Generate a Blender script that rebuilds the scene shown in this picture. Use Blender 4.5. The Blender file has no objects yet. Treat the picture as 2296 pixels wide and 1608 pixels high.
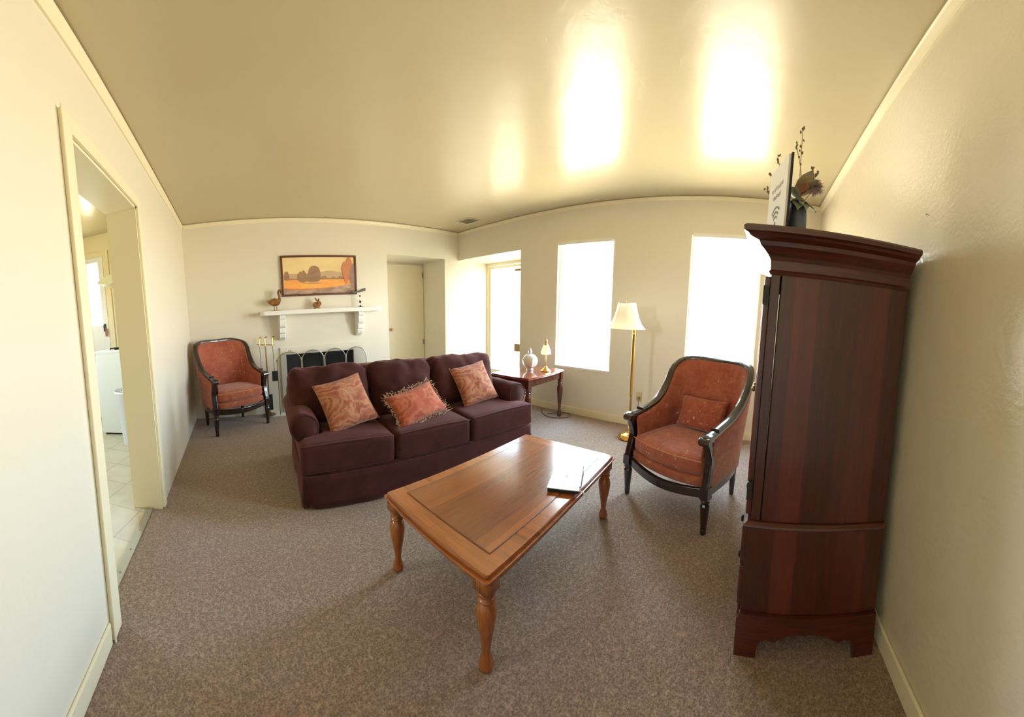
import bpy, bmesh, math, random
from mathutils import Vector, Matrix, noise
PI = math.pi
sc = bpy.context.scene
C = sc.collection
random.seed(7)

# ------------------------------------------------------------------ camera
def rot3(roll, pitch, yaw):
    r = Matrix(((math.cos(roll), -math.sin(roll), 0), (math.sin(roll), math.cos(roll), 0), (0, 0, 1)))
    q = Matrix(((1, 0, 0), (0, math.cos(pitch), -math.sin(pitch)), (0, math.sin(pitch), math.cos(pitch))))
    y = Matrix(((math.cos(yaw), 0, math.sin(yaw)), (0, 1, 0), (-math.sin(yaw), 0, math.cos(yaw))))
    return y @ q @ r
CX, CY, FX, FY = 1147.52, 781.05, 740.0, 739.02
EYE = 1.3
cam = bpy.data.cameras.new('camera')
cam_o = bpy.data.objects.new('camera', cam)
C.objects.link(cam_o)
sc.camera = cam_o
cam.type = 'PANO'
cam.panorama_type = 'CENTRAL_CYLINDRICAL'
cam.central_cylindrical_radius = 1
cam.central_cylindrical_range_u_min = -CX / FX
cam.central_cylindrical_range_u_max = (2296 - CX) / FX
cam.central_cylindrical_range_v_min = (CY - 1608) / FY
cam.central_cylindrical_range_v_max = CY / FY
_R = rot3(.011255, .109047, .840611)
m = Matrix.Identity(4)
for k, row in enumerate((0, 2, 1)):
    m[k][0] = _R[row][0]; m[k][1] = _R[row][1]; m[k][2] = -_R[row][2]
m[2][3] = EYE
cam_o.matrix_world = m
cam.clip_start = .02

# ------------------------------------------------------------------ room sizes
XA, YB, XC, YD, ZC = -.603, 4.442, 3.591, -.628, 2.622
ALC_Y0, ALC_Z, ALC_X = 3.065, 2.165, 4.25          # alcove with the glass door
REC_X0, REC_X1, REC_Z, REC_Y = 2.243, 3.30, 2.165, 5.12
W1 = (1.65, 2.44, .618, 2.185)
W2 = (-.03, .74, .64, 2.215)
DO = (1.285, 2.235, 2.14)                           # kitchen doorway y0 y1 ztop
WT = .2
KX0, KX1, KY0, KY1, KZ = -3.3, XA - WT, .2, 4.9, 2.85

# ------------------------------------------------------------------ world, portals, exposure
w = bpy.data.worlds.new('world'); sc.world = w; w.use_nodes = True
nt = w.node_tree; nt.nodes.clear()
out = nt.nodes.new('ShaderNodeOutputWorld'); bg = nt.nodes.new('ShaderNodeBackground')
tc = nt.nodes.new('ShaderNodeTexCoord'); sp = nt.nodes.new('ShaderNodeSeparateXYZ'); cr = nt.nodes.new('ShaderNodeValToRGB')
mp = nt.nodes.new('ShaderNodeMapRange'); mp.inputs['From Min'].default_value = -1; mp.inputs['From Max'].default_value = 1
nt.links.new(tc.outputs['Generated'], sp.inputs[0]); nt.links.new(sp.outputs['Z'], mp.inputs[0]); nt.links.new(mp.outputs[0], cr.inputs[0])
nt.links.new(cr.outputs[0], bg.inputs[0]); nt.links.new(bg.outputs[0], out.inputs[0])
e = cr.color_ramp.elements
e[0].position = .0; e[0].color = (.58, .49, .34, 1)
e[1].position = 1.; e[1].color = (.44, .70, 1.0, 1)
a = e.new(.47); a.color = (.80, .71, .53, 1)
a = e.new(.52); a.color = (1.0, .98, .95, 1)
a = e.new(.62); a.color = (.62, .83, 1.0, 1)
bg.inputs[1].default_value = 14.0
sc.view_settings.view_transform = 'Standard'
sc.view_settings.look = 'None'
sc.view_settings.gamma = 1
sc.view_settings.use_curve_mapping = False
sc.view_settings.exposure = 1.4
sc.cycles.use_denoising = True
sc.cycles.max_bounces = 14
sc.cycles.diffuse_bounces = 8
sc.cycles.glossy_bounces = 4
sc.cycles.transparent_max_bounces = 12
sc.cycles.caustics_reflective = False
sc.cycles.caustics_refractive = False
sc.cycles.sample_clamp_indirect = 12

def portal(loc, rot, sx, sy):
    l = bpy.data.lights.new('window_portal', 'AREA'); l.shape = 'RECTANGLE'; l.size = sx; l.size_y = sy
    o = bpy.data.objects.new('window_portal', l); C.objects.link(o); o.location = loc; o.rotation_euler = rot
    l.cycles.is_portal = True
# light shines along local -Z ; rotate to point -X
portal((XC + .16, (W1[0] + W1[1]) / 2, (W1[2] + W1[3]) / 2), (0, PI / 2, 0), W1[3] - W1[2], W1[1] - W1[0])
portal((XC + .16, (W2[0] + W2[1]) / 2, (W2[2] + W2[3]) / 2), (0, PI / 2, 0), W2[3] - W2[2], W2[1] - W2[0])
portal((ALC_X + .1, 3.80, 1.1), (0, PI / 2, 0), 2.1, 1.2)
portal((-2.118, KY1 + .1, 1.92), (-PI / 2, 0, 0), .195, 1.0)
portal((KX0 - .15, 2.75, 1.65), (0, -PI / 2, 0), .9, .9)  # portal of the added kitchen window

# ------------------------------------------------------------------ helpers
def link(o): C.objects.link(o); return o
def tag(o, label=None, cat=None, group=None, kind=None):
    if label: o['label'] = label
    if cat: o['category'] = cat
    if group: o['group'] = group
    if kind: o['kind'] = kind
    return o
def thing(name, label, cat, loc=(0, 0, 0), rz=0, group=None, scale=1):
    o = link(bpy.data.objects.new(name, None)); o.location = loc; o.rotation_euler = (0, 0, rz); o.scale = (scale,) * 3
    o.empty_display_size = .05
    return tag(o, label, cat, group)
def obj(name, bm, mat, parent=None, smooth=False, loc=None, rz=0, bevel=0, auto=None):
    me = bpy.data.meshes.new(name)
    bmesh.ops.recalc_face_normals(bm, faces=bm.faces)
    bm.to_mesh(me); bm.free()
    mats = mat if isinstance(mat, (list, tuple)) else [mat]
    for x in mats: me.materials.append(x)
    if smooth: me.shade_smooth()
    o = link(bpy.data.objects.new(name, me))
    if parent is not None: o.parent = parent
    if loc: o.location = loc
    if rz: o.rotation_euler[2] = rz
    if bevel:
        b = o.modifiers.new('bevel', 'BEVEL'); b.width = bevel; b.segments = 2; b.limit_method = 'ANGLE'; b.angle_limit = .6
    return o
def struct(name, bm, mat, **k):
    o = obj(name, bm, mat, **k)
    if o.parent is None: o['kind'] = 'structure'
    return o
def add_box(bm, x0, x1, y0, y1, z0, z1, M=None, mi=0):
    r = bmesh.ops.create_cube(bm, size=1)
    T = Matrix.Translation(((x0 + x1) / 2, (y0 + y1) / 2, (z0 + z1) / 2)) @ Matrix.Diagonal((x1 - x0, y1 - y0, z1 - z0, 1))
    if M: T = M @ T
    bmesh.ops.transform(bm, matrix=T, verts=r['verts'])
    if mi:
        for f in set(f for v in r['verts'] for f in v.link_faces): f.material_index = mi
def box(*a, M=None):
    bm = bmesh.new(); add_box(bm, *a, M=M); return bm
def boxes(lst):
    bm = bmesh.new()
    for a in lst: add_box(bm, *a)
    return bm
def add_lathe(bm, prof, seg=24, M=None, cap=True, mod=None):
    rings = []
    for (r, z) in prof:
        ring = []
        for i in range(seg):
            a = 2 * PI * i / seg
            rr = r * (mod(a, z) if mod else 1)
            v = Vector((rr * math.cos(a), rr * math.sin(a), z))
            ring.append(bm.verts.new(M @ v if M else v))
        rings.append(ring)
    for a, b in zip(rings, rings[1:]):
        for i in range(seg): bm.faces.new((a[i], a[(i + 1) % seg], b[(i + 1) % seg], b[i]))
    if cap:
        bm.faces.new(rings[0]); bm.faces.new(rings[-1])
def lathe(prof, seg=24, M=None, cap=True, mod=None):
    bm = bmesh.new(); add_lathe(bm, prof, seg, M, cap, mod); return bm
def catmull(pts, n=6, closed=False):
    pts = [Vector(p) for p in pts]; res = []
    N = len(pts)
    for i in range(N if closed else N - 1):
        if closed: p0, p1, p2, p3 = pts[(i - 1) % N], pts[i], pts[(i + 1) % N], pts[(i + 2) % N]
        else: p0, p1, p2, p3 = pts[max(i - 1, 0)], pts[i], pts[i + 1], pts[min(i + 2, N - 1)]
        for k in range(n):
            t = k / n
            res.append(.5 * ((2 * p1) + (-p0 + p2) * t + (2 * p0 - 5 * p1 + 4 * p2 - p3) * t * t + (-p0 + 3 * p1 - 3 * p2 + p3) * t ** 3))
    if not closed: res.append(pts[-1])
    return res
def add_sweep(bm, path, sect, up=Vector((0, 0, 1)), closed=False, scales=None, cap=True):
    """sect: 2D points (side, up)"""
    P = [Vector(p) for p in path]; n = len(P); rings = []
    for i in range(n):
        if closed: t = P[(i + 1) % n] - P[(i - 1) % n]
        else: t = P[min(i + 1, n - 1)] - P[max(i - 1, 0)]
        t.normalize()
        u = up(i) if callable(up) else up
        s = t.cross(u)
        if s.length < 1e-4: s = t.cross(Vector((1, 0, 0)))
        s.normalize(); uu = s.cross(t).normalized()
        k = scales[i] if scales else 1
        rings.append([bm.verts.new(P[i] + s * a * k + uu * b * k) for a, b in sect])
    m_ = len(sect)
    rr = list(zip(rings, rings[1:])) + ([(rings[-1], rings[0])] if closed else [])
    for A, B in rr:
        for i in range(m_): bm.faces.new((A[i], A[(i + 1) % m_], B[(i + 1) % m_], B[i]))
    if cap and not closed:
        bm.faces.new(rings[0]); bm.faces.new(rings[-1])
def circ(r, n=8): return [(r * math.cos(2 * PI * i / n), r * math.sin(2 * PI * i / n)) for i in range(n)]
def ell(a, b, n=12): return [(a * math.cos(2 * PI * i / n), b * math.sin(2 * PI * i / n)) for i in range(n)]
def tube(path, r, n=8, closed=False, up=Vector((0, 0, 1)), scales=None):
    bm = bmesh.new(); add_sweep(bm, path, circ(r, n), up, closed, scales); return bm
def add_prism(bm, pts, d, axis='y', M=None, off=0):
    """polygon pts (a,b) extruded by d; axis y: a->x b->z ; axis x: a->y b->z ; axis z: a->x b->y"""
    def P(a, b, c):
        v = {'y': Vector((a, c, b)), 'x': Vector((c, a, b)), 'z': Vector((a, b, c))}[axis]
        return M @ v if M else v
    A = [bm.verts.new(P(a, b, off)) for a, b in pts]; B = [bm.verts.new(P(a, b, off + d)) for a, b in pts]
    n = len(pts)
    bm.faces.new(A); bm.faces.new(B)
    for i in range(n): bm.faces.new((A[i], A[(i + 1) % n], B[(i + 1) % n], B[i]))
def prism(pts, d, axis='y', M=None, off=0):
    bm = bmesh.new(); add_prism(bm, pts, d, axis, M, off); return bm
def rbox(hx, hy, hz, r, n=14, puff=0, wr=0, seed=0, fn=None, nf=3.0):
    bm = bmesh.new(); bmesh.ops.create_cube(bm, size=2)
    bmesh.ops.subdivide_edges(bm, edges=bm.edges[:], cuts=n, use_grid_fill=True)
    for v in bm.verts:
        p = Vector((v.co.x * hx, v.co.y * hy, v.co.z * hz))
        q = Vector((max(-hx + r, min(hx - r, p.x)), max(-hy + r, min(hy - r, p.y)), max(-hz + r, min(hz - r, p.z))))
        d = p - q
        if d.length > 1e-6: p = q + d.normalized() * r
        if puff:
            k = (1 - (p.x / hx) ** 2 * .999) * (1 - (p.y / hy) ** 2 * .999)
            p.z += puff * max(k, 0) * (p.z / hz)
        if wr:
            s = Vector((p.x * nf + seed * 7.1, p.y * nf, p.z * nf))
            nn = noise.fractal(s, 1.0, 2.0, 3)
            p += (p - q * .9).normalized() * wr * nn if d.length > 1e-6 else Vector()
        if fn: p = fn(p)
        v.co = p
    return bm

# ------------------------------------------------------------------ materials
def srgb(r, g, b):
    f = lambda c: (c / 255 / 12.92) if c / 255 <= .04045 else ((c / 255 + .055) / 1.055) ** 2.4
    return (f(r), f(g), f(b), 1)
class Mat:
    def __init__(s, name, col=(.8, .8, .8, 1), rough=.5, metal=0, spec=.5, sheen=0, coat=0, coat_rough=.1):
        s.m = bpy.data.materials.new(name); s.m.use_nodes = True; s.t = s.m.node_tree
        s.b = s.t.nodes['Principled BSDF']
        i = s.b.inputs
        i['Base Color'].default_value = col; i['Roughness'].default_value = rough; i['Metallic'].default_value = metal
        i['Specular IOR Level'].default_value = spec; i['Sheen Weight'].default_value = sheen
        i['Coat Weight'].default_value = coat; i['Coat Roughness'].default_value = coat_rough
        s.tc = s.t.nodes.new('ShaderNodeTexCoord'); s.src = s.tc.outputs['Object']
    def map(s, scale=(1, 1, 1), rot=(0, 0, 0)):
        n = s.t.nodes.new('ShaderNodeMapping'); n.inputs['Scale'].default_value = scale; n.inputs['Rotation'].default_value = rot
        s.t.links.new(s.src, n.inputs[0]); return n.outputs[0]
    def noise(s, scale, detail=4, rough=.5, dist=0, vec=None):
        n = s.t.nodes.new('ShaderNodeTexNoise'); n.inputs['Scale'].default_value = scale; n.inputs['Detail'].default_value = detail
        n.inputs['Roughness'].default_value = rough; n.inputs['Distortion'].default_value = dist
        s.t.links.new(vec if vec is not None else s.src, n.inputs['Vector']); return n.outputs[0]
    def voro(s, scale, vec=None, feat='F1'):
        n = s.t.nodes.new('ShaderNodeTexVoronoi'); n.inputs['Scale'].default_value = scale; n.feature = feat
        s.t.links.new(vec if vec is not None else s.src, n.inputs['Vector']); return n.outputs['Distance']
    def wave(s, scale, dist=0, detail=2, vec=None, typ='BANDS', dirn='X'):
        n = s.t.nodes.new('ShaderNodeTexWave'); n.inputs['Scale'].default_value = scale; n.inputs['Distortion'].default_value = dist
        n.inputs['Detail'].default_value = detail; n.wave_type = typ
        if typ == 'BANDS': n.bands_direction = dirn
        s.t.links.new(vec if vec is not None else s.src, n.inputs['Vector']); return n.outputs['Fac']
    def ramp(s, fac, stops, interp='LINEAR'):
        n = s.t.nodes.new('ShaderNodeValToRGB'); cr = n.color_ramp; cr.interpolation = interp
        cr.elements[0].position = stops[0][0]; cr.elements[0].color = stops[0][1]
        cr.elements[1].position = stops[-1][0]; cr.elements[1].color = stops[-1][1]
        for p, c in stops[1:-1]: q = cr.elements.new(p); q.color = c
        s.t.links.new(fac, n.inputs[0]); return n.outputs[0]
    def mix(s, fac, a, b, mode='MIX'):
        n = s.t.nodes.new('ShaderNodeMix'); n.data_type = 'RGBA'; n.blend_type = mode
        for v, i in ((fac, 0), (a, 6), (b, 7)):
            if isinstance(v, (int, float, tuple)): n.inputs[i].default_value = v
            else: s.t.links.new(v, n.inputs[i])
        return n.outputs[2]
    def math(s, op, a, b=0):
        n = s.t.nodes.new('ShaderNodeMath'); n.operation = op
        for v, i in ((a, 0), (b, 1)):
            if isinstance(v, (int, float)): n.inputs[i].default_value = v
            else: s.t.links.new(v, n.inputs[i])
        return n.outputs[0]
    def col(s, c): s.t.links.new(c, s.b.inputs['Base Color']); return s
    def rough(s, c): s.t.links.new(c, s.b.inputs['Roughness']); return s
    def bump(s, h, strength=.3, dist=.01):
        n = s.t.nodes.new('ShaderNodeBump'); n.inputs['Strength'].default_value = strength; n.inputs['Distance'].default_value = dist
        s.t.links.new(h, n.inputs['Height']); s.t.links.new(n.outputs[0], s.b.inputs['Normal']); return s
def wood(name, dark, mid, light, rough=.3, axis='X', scale=1, coat=.3, planks=0):
    M = Mat(name, mid, rough, coat=coat, coat_rough=.12)
    sc3 = {'X': (.6, 9, 9), 'Y': (9, .6, 9), 'Z': (9, 9, .6)}[axis]
    v = M.map(tuple(c * scale for c in sc3))
    n1 = M.noise(1.6, 8, .6, 1.2, v); n2 = M.noise(14, 3, .6, 0, v)
    c = M.ramp(n1, [(.28, dark), (.5, mid), (.72, light)])
    c = M.mix(.35, c, M.ramp(n2, [(.35, dark), (.65, light)]), 'MIX')
    if planks:
        b = M.t.nodes.new('ShaderNodeTexVoronoi'); b.inputs['Scale'].default_value = planks
        vv = M.map({'X': (.0, 1, .0), 'Y': (1, 0, 0), 'Z': (0, 1, 0)}[axis]); M.t.links.new(vv, b.inputs['Vector'])
        g = M.t.nodes.new('ShaderNodeRGBToBW'); M.t.links.new(b.outputs['Color'], g.inputs[0])
        c = M.mix(.55, c, M.ramp(g.outputs[0], [(.2, dark), (.8, light)]))
    M.col(c); M.bump(n2, .08, .002)
    return M.m
# paint
def paint(name, col, rough, bs=.12, big=.0):
    M = Mat(name, col, rough, spec=.5)
    a = M.noise(45, 3, .55); b = M.noise(2.2, 5, .6, .6)
    h = M.mix(.5, a, b); M.bump(h, bs, .012)
    return M
wall_m = paint('wall_paint', srgb(230, 225, 211), .38, .10).m
wallgloss_m = paint('glossy_wall_paint', srgb(216, 207, 184),   .2, .32).m
kwall_m = paint('kitchen_paint', srgb(236, 226, 190), .35, .08).m
M = Mat('ceiling_paint', srgb(198, 187, 156), .26, spec=.6)
v = M.map((1, 1, 1))
n1 = M.noise(1.5, 4, .5, 1.0, v); n2 = M.noise(9, 4, .6, .5, v)
tr = M.ramp(M.voro(1.3, M.map((1, 2.2, 1), (0, 0, .5))), [(0, (0, 0, 0, 1)), (.6, (1, 1, 1, 1))])
mk = M.ramp(M.noise(5, 7, .7, .8), [(.57, (0, 0, 0, 1)), (.62, (1, 1, 1, 1))])
h = M.mix(.03, M.mix(.12, M.mix(.12, n1, n2), tr), mk)
M.bump(h, .22, .03)
ceil_m = M.m
trim_m = paint('trim_paint', srgb(240, 232, 205), .3, .04).m
white_m = paint('white_paint', srgb(240, 241, 240), .35, .06).m
M = Mat('carpet', (.3, .25, .21, 1), .95, spec=.1, sheen=.3)
n1 = M.noise(150, 3, .75); n2 = M.noise(48, 5, .75, .3); n3 = M.noise(1.1, 3, .5, .4); n4 = M.noise(14, 3, .6)
c = M.ramp(n2, [(.36, srgb(92, 76, 68)), (.5, srgb(134, 112, 99)), (.64, srgb(194, 173, 158))])
c = M.mix(.5, c, M.ramp(n1, [(.36, srgb(86, 70, 62)), (.64, srgb(216, 198, 182))]))
c = M.mix(.55, c, M.ramp(M.voro(95, M.map((1, 1.0, 1))), [(.15, srgb(74, 60, 52)), (.4, srgb(150, 130, 116)), (.7, srgb(214, 198, 182))]), 'OVERLAY')
c = M.mix(.28, c, M.ramp(n3, [(.4, srgb(150, 126, 96)), (.6, srgb(160, 138, 138))]))
M.col(c)
M.bump(M.mix(.45, n1, n2), .9, .012)
carpet_m = M.m
M = Mat('kitchen_tile', srgb(206, 196, 170), .3)
b = M.t.nodes.new('ShaderNodeTexBrick'); b.offset = 0; b.inputs['Scale'].default_value = 1; b.inputs['Mortar Size'].default_value = .006
b.inputs['Brick Width'].default_value = .32; b.inputs['Row Height'].default_value = .32
b.inputs['Color1'].default_value = srgb(214, 205, 182); b.inputs['Color2'].default_value = srgb(205, 194, 168); b.inputs['Mortar'].default_value = srgb(176, 166, 142)
M.t.links.new(M.map((1, 1, 1), (0, 0, .25)), b.inputs['Vector'])
M.col(M.mix(.25, b.outputs['Color'], M.ramp(M.noise(8, 5), [(.3, srgb(190, 176, 146)), (.7, srgb(228, 220, 200))]))); tile_m = M.m
def glass_mat(name, tint=(1, 1, 1, 1)):
    m = bpy.data.materials.new(name); m.use_nodes = True; t = m.node_tree; t.nodes.clear()
    o = t.nodes.new('ShaderNodeOutputMaterial'); mx = t.nodes.new('ShaderNodeMixShader'); tr = t.nodes.new('ShaderNodeBsdfTransparent')
    gl = t.nodes.new('ShaderNodeBsdfGlossy'); fr = t.nodes.new('ShaderNodeFresnel'); gl.inputs['Roughness'].default_value = .02; fr.inputs[0].default_value = 1.45
    tr.inputs[0].default_value = tint
    ge = t.nodes.new('ShaderNodeNewGeometry'); sb = t.nodes.new('ShaderNodeMath'); sb.operation = 'SUBTRACT'; sb.inputs[0].default_value = 1
    ml = t.nodes.new('ShaderNodeMath'); ml.operation = 'MULTIPLY'
    t.links.new(ge.outputs['Backfacing'], sb.inputs[1]); t.links.new(sb.outputs[0], ml.inputs[0]); t.links.new(fr.outputs[0], ml.inputs[1])
    t.links.new(ml.outputs[0], mx.inputs[0]); t.links.new(tr.outputs[0], mx.inputs[1]); t.links.new(gl.outputs[0], mx.inputs[2]); t.links.new(mx.outputs[0], o.inputs[0])
    return m
pane_m = glass_mat('window_glass', (.97, .98, .97, 1)); doorglass_m = glass_mat('shade_tinted_door_glass', (.5, .51, .51, 1))  # door glass tint stands in for dimmer daylight outside the alcove
brass_m = Mat('brass', srgb(214, 172, 92), .22, 1).m
oldbrass_m = Mat('dull_brass', srgb(150, 122, 78), .35, 1).m
steel_m = Mat('steel', srgb(170, 168, 160), .3, 1).m
M = Mat('black_iron', srgb(28, 27, 28), .5); M.bump(M.noise(60), .1); iron_m = M.m
M = Mat('white_enamel', srgb(236, 238, 236), .22); M.bump(M.noise(4), .01); enamel_m = M.m
M = Mat('hood_enamel', srgb(206, 204, 172), .35); M.bump(M.noise(4), .01); hood_m = M.m
plastic_m = Mat('white_plastic', srgb(232, 234, 240), .4).m
M = Mat('soot', srgb(24, 26, 30), .9); M.col(M.ramp(M.noise(6), [(.3, srgb(12, 13, 16)), (.7, srgb(38, 40, 46))])); soot_m = M.m
M = Mat('hearth_stone', srgb(226, 222, 212), .5); M.col(M.ramp(M.noise(7, 6), [(.3, srgb(206, 200, 186)), (.7, srgb(238, 236, 228))])); hearth_m = M.m

oak_x = wood('honey_oak_length', srgb(96, 46, 20), srgb(142, 76, 34), srgb(168, 94, 44), .2, 'X', 1, 1, planks=7)
oak_e = wood('honey_oak_end', srgb(104, 52, 20), srgb(160, 88, 38), srgb(176, 100, 48), .2, 'Y', 1, 1)
oak_z = wood('honey_oak_leg', srgb(104, 50, 18), srgb(150, 80, 30), srgb(182, 106, 44), .26, 'Z', 1, .5)
cherry_z = wood('dark_cherry', srgb(38, 14, 10), srgb(78, 30, 20), srgb(112, 48, 30), .3, 'Z', .8, .3, planks=9)
cherry_y = wood('dark_cherry_moulding', srgb(40, 16, 12), srgb(80, 32, 22), srgb(104, 44, 30), .3, 'Y', .8, .3)
maple_x = wood('red_brown_table', srgb(84, 32, 18), srgb(132, 62, 38), srgb(164, 88, 56), .16, 'X', 1, .7)
maple_z = wood('red_brown_leg', srgb(60, 26, 20), srgb(96, 46, 34), srgb(124, 66, 48), .25, 'Z', 1, .4)
espresso_m = wood('espresso_wood', srgb(20, 10, 9), srgb(38, 19, 17), srgb(58, 32, 27), .24, 'Z', 1, .7)
frame_m = wood('frame_wood', srgb(60, 28, 20), srgb(92, 44, 32), srgb(120, 66, 48), .35, 'X', 1, .2)

M = Mat('plum_sofa_fabric', srgb(88, 46, 50), .9, spec=.15, sheen=.45)
M.b.inputs['Sheen Tint'].default_value = srgb(190, 140, 130); M.b.inputs['Sheen Roughness'].default_value = .4
n = M.noise(5, 4, .6, .5)
M.col(M.mix(.35, M.ramp(n, [(.3, srgb(54, 28, 26)), (.7, srgb(80, 44, 42))]), M.ramp(M.noise(260, 2), [(.3, srgb(50, 25, 24)), (.7, srgb(84, 46, 44))])))
M.bump(M.mix(.5, M.noise(320, 2), M.noise(11, 3, .6)), .25, .006); sofa_m = M.m
def chairfab(name):
    M = Mat(name, srgb(150, 70, 48), .75, spec=.25, sheen=.3)
    g = M.t.nodes.new('ShaderNodeTexBrick'); g.offset = .5
    for k_, v_ in (('Scale', 1), ('Mortar Size', .004), ('Brick Width', .13), ('Row Height', .15)): g.inputs[k_].default_value = v_
    g.inputs['Color1'].default_value = srgb(146, 66, 48); g.inputs['Color2'].default_value = srgb(168, 98, 70); g.inputs['Mortar'].default_value = srgb(168, 96, 70)
    M.t.links.new(M.map((1, 1, 1), (PI / 2, 0, 0)), g.inputs['Vector'])
    n = M.noise(9, 6, .65, 1.5); v_ = M.voro(26, feat='SMOOTH_F1')
    c = M.mix(.5, g.outputs['Color'], M.ramp(n, [(.32, srgb(128, 54, 38)), (.5, srgb(158, 78, 52)), (.66, srgb(176, 108, 72))]))
    sp_ = M.math('MULTIPLY', M.ramp(v_, [(.10, (1, 1, 1, 1)), (.2, (0, 0, 0, 1))]), M.ramp(M.noise(5, 2), [(.46, (0, 0, 0, 1)), (.6, (1, 1, 1, 1))]))
    c = M.mix(sp_, c, srgb(206, 150, 116))
    M.col(c); M.bump(M.mix(.5, n, M.noise(240, 2)), .2, .004)
    return M.m
rust_m = chairfab('rust_patchwork_fabric')
def marble(name, a, b, c_, sc_=5):
    M = Mat(name, a, .8, spec=.2, sheen=.2)
    n = M.noise(sc_, 5, .6, 3.5)
    w_ = M.wave(sc_ * .7, 12, 4, typ='RINGS')
    c = M.ramp(M.mix(.35, n, w_), [(.25, b), (.45, a), (.55, c_), (.7, b)])
    M.col(c); M.bump(M.mix(.5, n, M.noise(260, 2)), .2, .004); return M.m
pillow_m = marble('swirled_pillow_fabric', srgb(168, 110, 82), srgb(150, 80, 62), srgb(182, 132, 100), 6)
kilim_m = marble('orange_pillow_fabric', srgb(170, 88, 60), srgb(154, 70, 50), srgb(182, 110, 78), 4)
fringe_m = Mat('fringe', srgb(196, 160, 130), .8).m
cord_m = Mat('brown_cord', srgb(92, 78, 62), .6).m
whitecord_m = Mat('white_strap', srgb(236, 236, 238), .5).m
M = Mat('lamp_shade_cloth', srgb(246, 240, 224), .8)
M.b.inputs['Subsurface Weight'].default_value = .0
shade_m = M.m
_t = shade_m.node_tree; _tl = _t.nodes.new('ShaderNodeBsdfTranslucent'); _tl.inputs[0].default_value = srgb(250, 240, 214)
_mx = _t.nodes.new('ShaderNodeMixShader'); _mx.inputs[0].default_value = .45
_o = [n for n in _t.nodes if n.type == 'OUTPUT_MATERIAL'][0]
_t.links.new(M.b.outputs[0], _mx.inputs[1]); _t.links.new(_tl.outputs[0], _mx.inputs[2]); _t.links.new(_mx.outputs[0], _o.inputs[0])
M = Mat('cut_glass', (1, 1, 1, 1), .08); M.b.inputs['Transmission Weight'].default_value = .45; M.b.inputs['Roughness'].default_value = .12; M.bump(M.noise(30), .1, .004); crystal_m = M.m
M = Mat('zinc', srgb(96, 106, 128), .5, .5); M.col(M.ramp(M.noise(8, 5), [(.3, srgb(72, 82, 106)), (.7, srgb(120, 128, 148))])); zinc_m = M.m
black_m = Mat('black_leatherette', srgb(16, 18, 22), .45).m
silver_m = Mat('silver_cover', srgb(214, 222, 226), .3).m
grey_m = Mat('grey_print', srgb(120, 122, 126), .6).m
M = Mat('rusty_metal', srgb(120, 86, 48), .5, .6); M.col(M.ramp(M.noise(18, 5), [(.3, srgb(78, 66, 50)), (.5, srgb(140, 96, 50)), (.7, srgb(168, 130, 70))])); rusty_m = M.m
M = Mat('mesh_screen', srgb(40, 42, 44), .6)
_t = M.t; _tr = _t.nodes.new('ShaderNodeBsdfTransparent'); _mx = _t.nodes.new('ShaderNodeMixShader'); _o = [n for n in _t.nodes if n.type == 'OUTPUT_MATERIAL'][0]
_mx.inputs[0].default_value = .16
_t.links.new(_tr.outputs[0], _mx.inputs[1]); _t.links.new(M.b.outputs[0], _mx.inputs[2]); _t.links.new(_mx.outputs[0], _o.inputs[0]); screen_m = M.m

# ------------------------------------------------------------------ room shell
EX = 4.6
struct('floor', boxes([(XA - .09, ALC_X + .15, YD - .2, YB, -.1, 0), (REC_X0 - .2, REC_X1 + .2, YB, REC_Y + .2, -.1, 0)]), carpet_m)
struct('floor_kitchen', box(KX0 - .2, XA - .09, KY0 - .2, KY1 + .2, -.1, -.002), tile_m)
struct('ceiling', box(XA - .05, XC + .05, YD - .05, YB + .05, ZC, ZC + .15), ceil_m)
struct('ceiling_kitchen', box(KX0 - .2, KX1 + .1, KY0 - .2, KY1 + .2, KZ, KZ + .15), ceil_m)
y0, y1, zt = DO
struct('wall_left', boxes([(XA - WT, XA, YD - .2, y0, 0, KZ), (XA - WT, XA, y1, KY1, 0, KZ), (XA - WT, XA, y0, y1, zt, KZ)]), wall_m)
struct('wall_back', boxes([
    (XA, REC_X0, YB, YB + .6, .80, ZC), (XA, .68, YB, YB + .6, 0, .80), (1.655, REC_X0, YB, YB + .6, 0, .80),
    (REC_X0, REC_X1, YB, YB + .68, REC_Z, ZC),
    (REC_X1, ALC_X + .12, YB, YB + .68, 0, ZC)]), wall_m)
struct('wall_recess', boxes([(REC_X0, REC_X1, REC_Y, REC_Y + .1, 0, REC_Z + .1), (REC_X0 - .15, REC_X0, YB + .6, REC_Y + .1, 0, REC_Z + .1)]), wall_m)
struct('wall_right', boxes([
    (XC, XC + WT, ALC_Y0, YB, ALC_Z, ZC),
    (XC, XC + WT, W1[1], ALC_Y0, 0, ZC),
    (XC, XC + WT, W1[0], W1[1], 0, W1[2]), (XC, XC + WT, W1[0], W1[1], W1[3], ZC),
    (XC, XC + WT, W2[1], W1[0], 0, ZC),
    (XC, XC + WT, W2[0], W2[1], 0, W2[2]), (XC, XC + WT, W2[0], W2[1], W2[3], ZC),
    (XC, XC + WT, YD - .2, W2[0], 0, ZC),
    # alcove shell
    (XC + WT, ALC_X + .12, ALC_Y0 - .15, ALC_Y0, 0, ZC),
    (XC + WT, ALC_X + .12, ALC_Y0, YB, ALC_Z, ALC_Z + .12),
    ]), wall_m)
struct('wall_front', box(XA - WT, XC, YD - .2, YD, 0, ZC), wallgloss_m)
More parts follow.
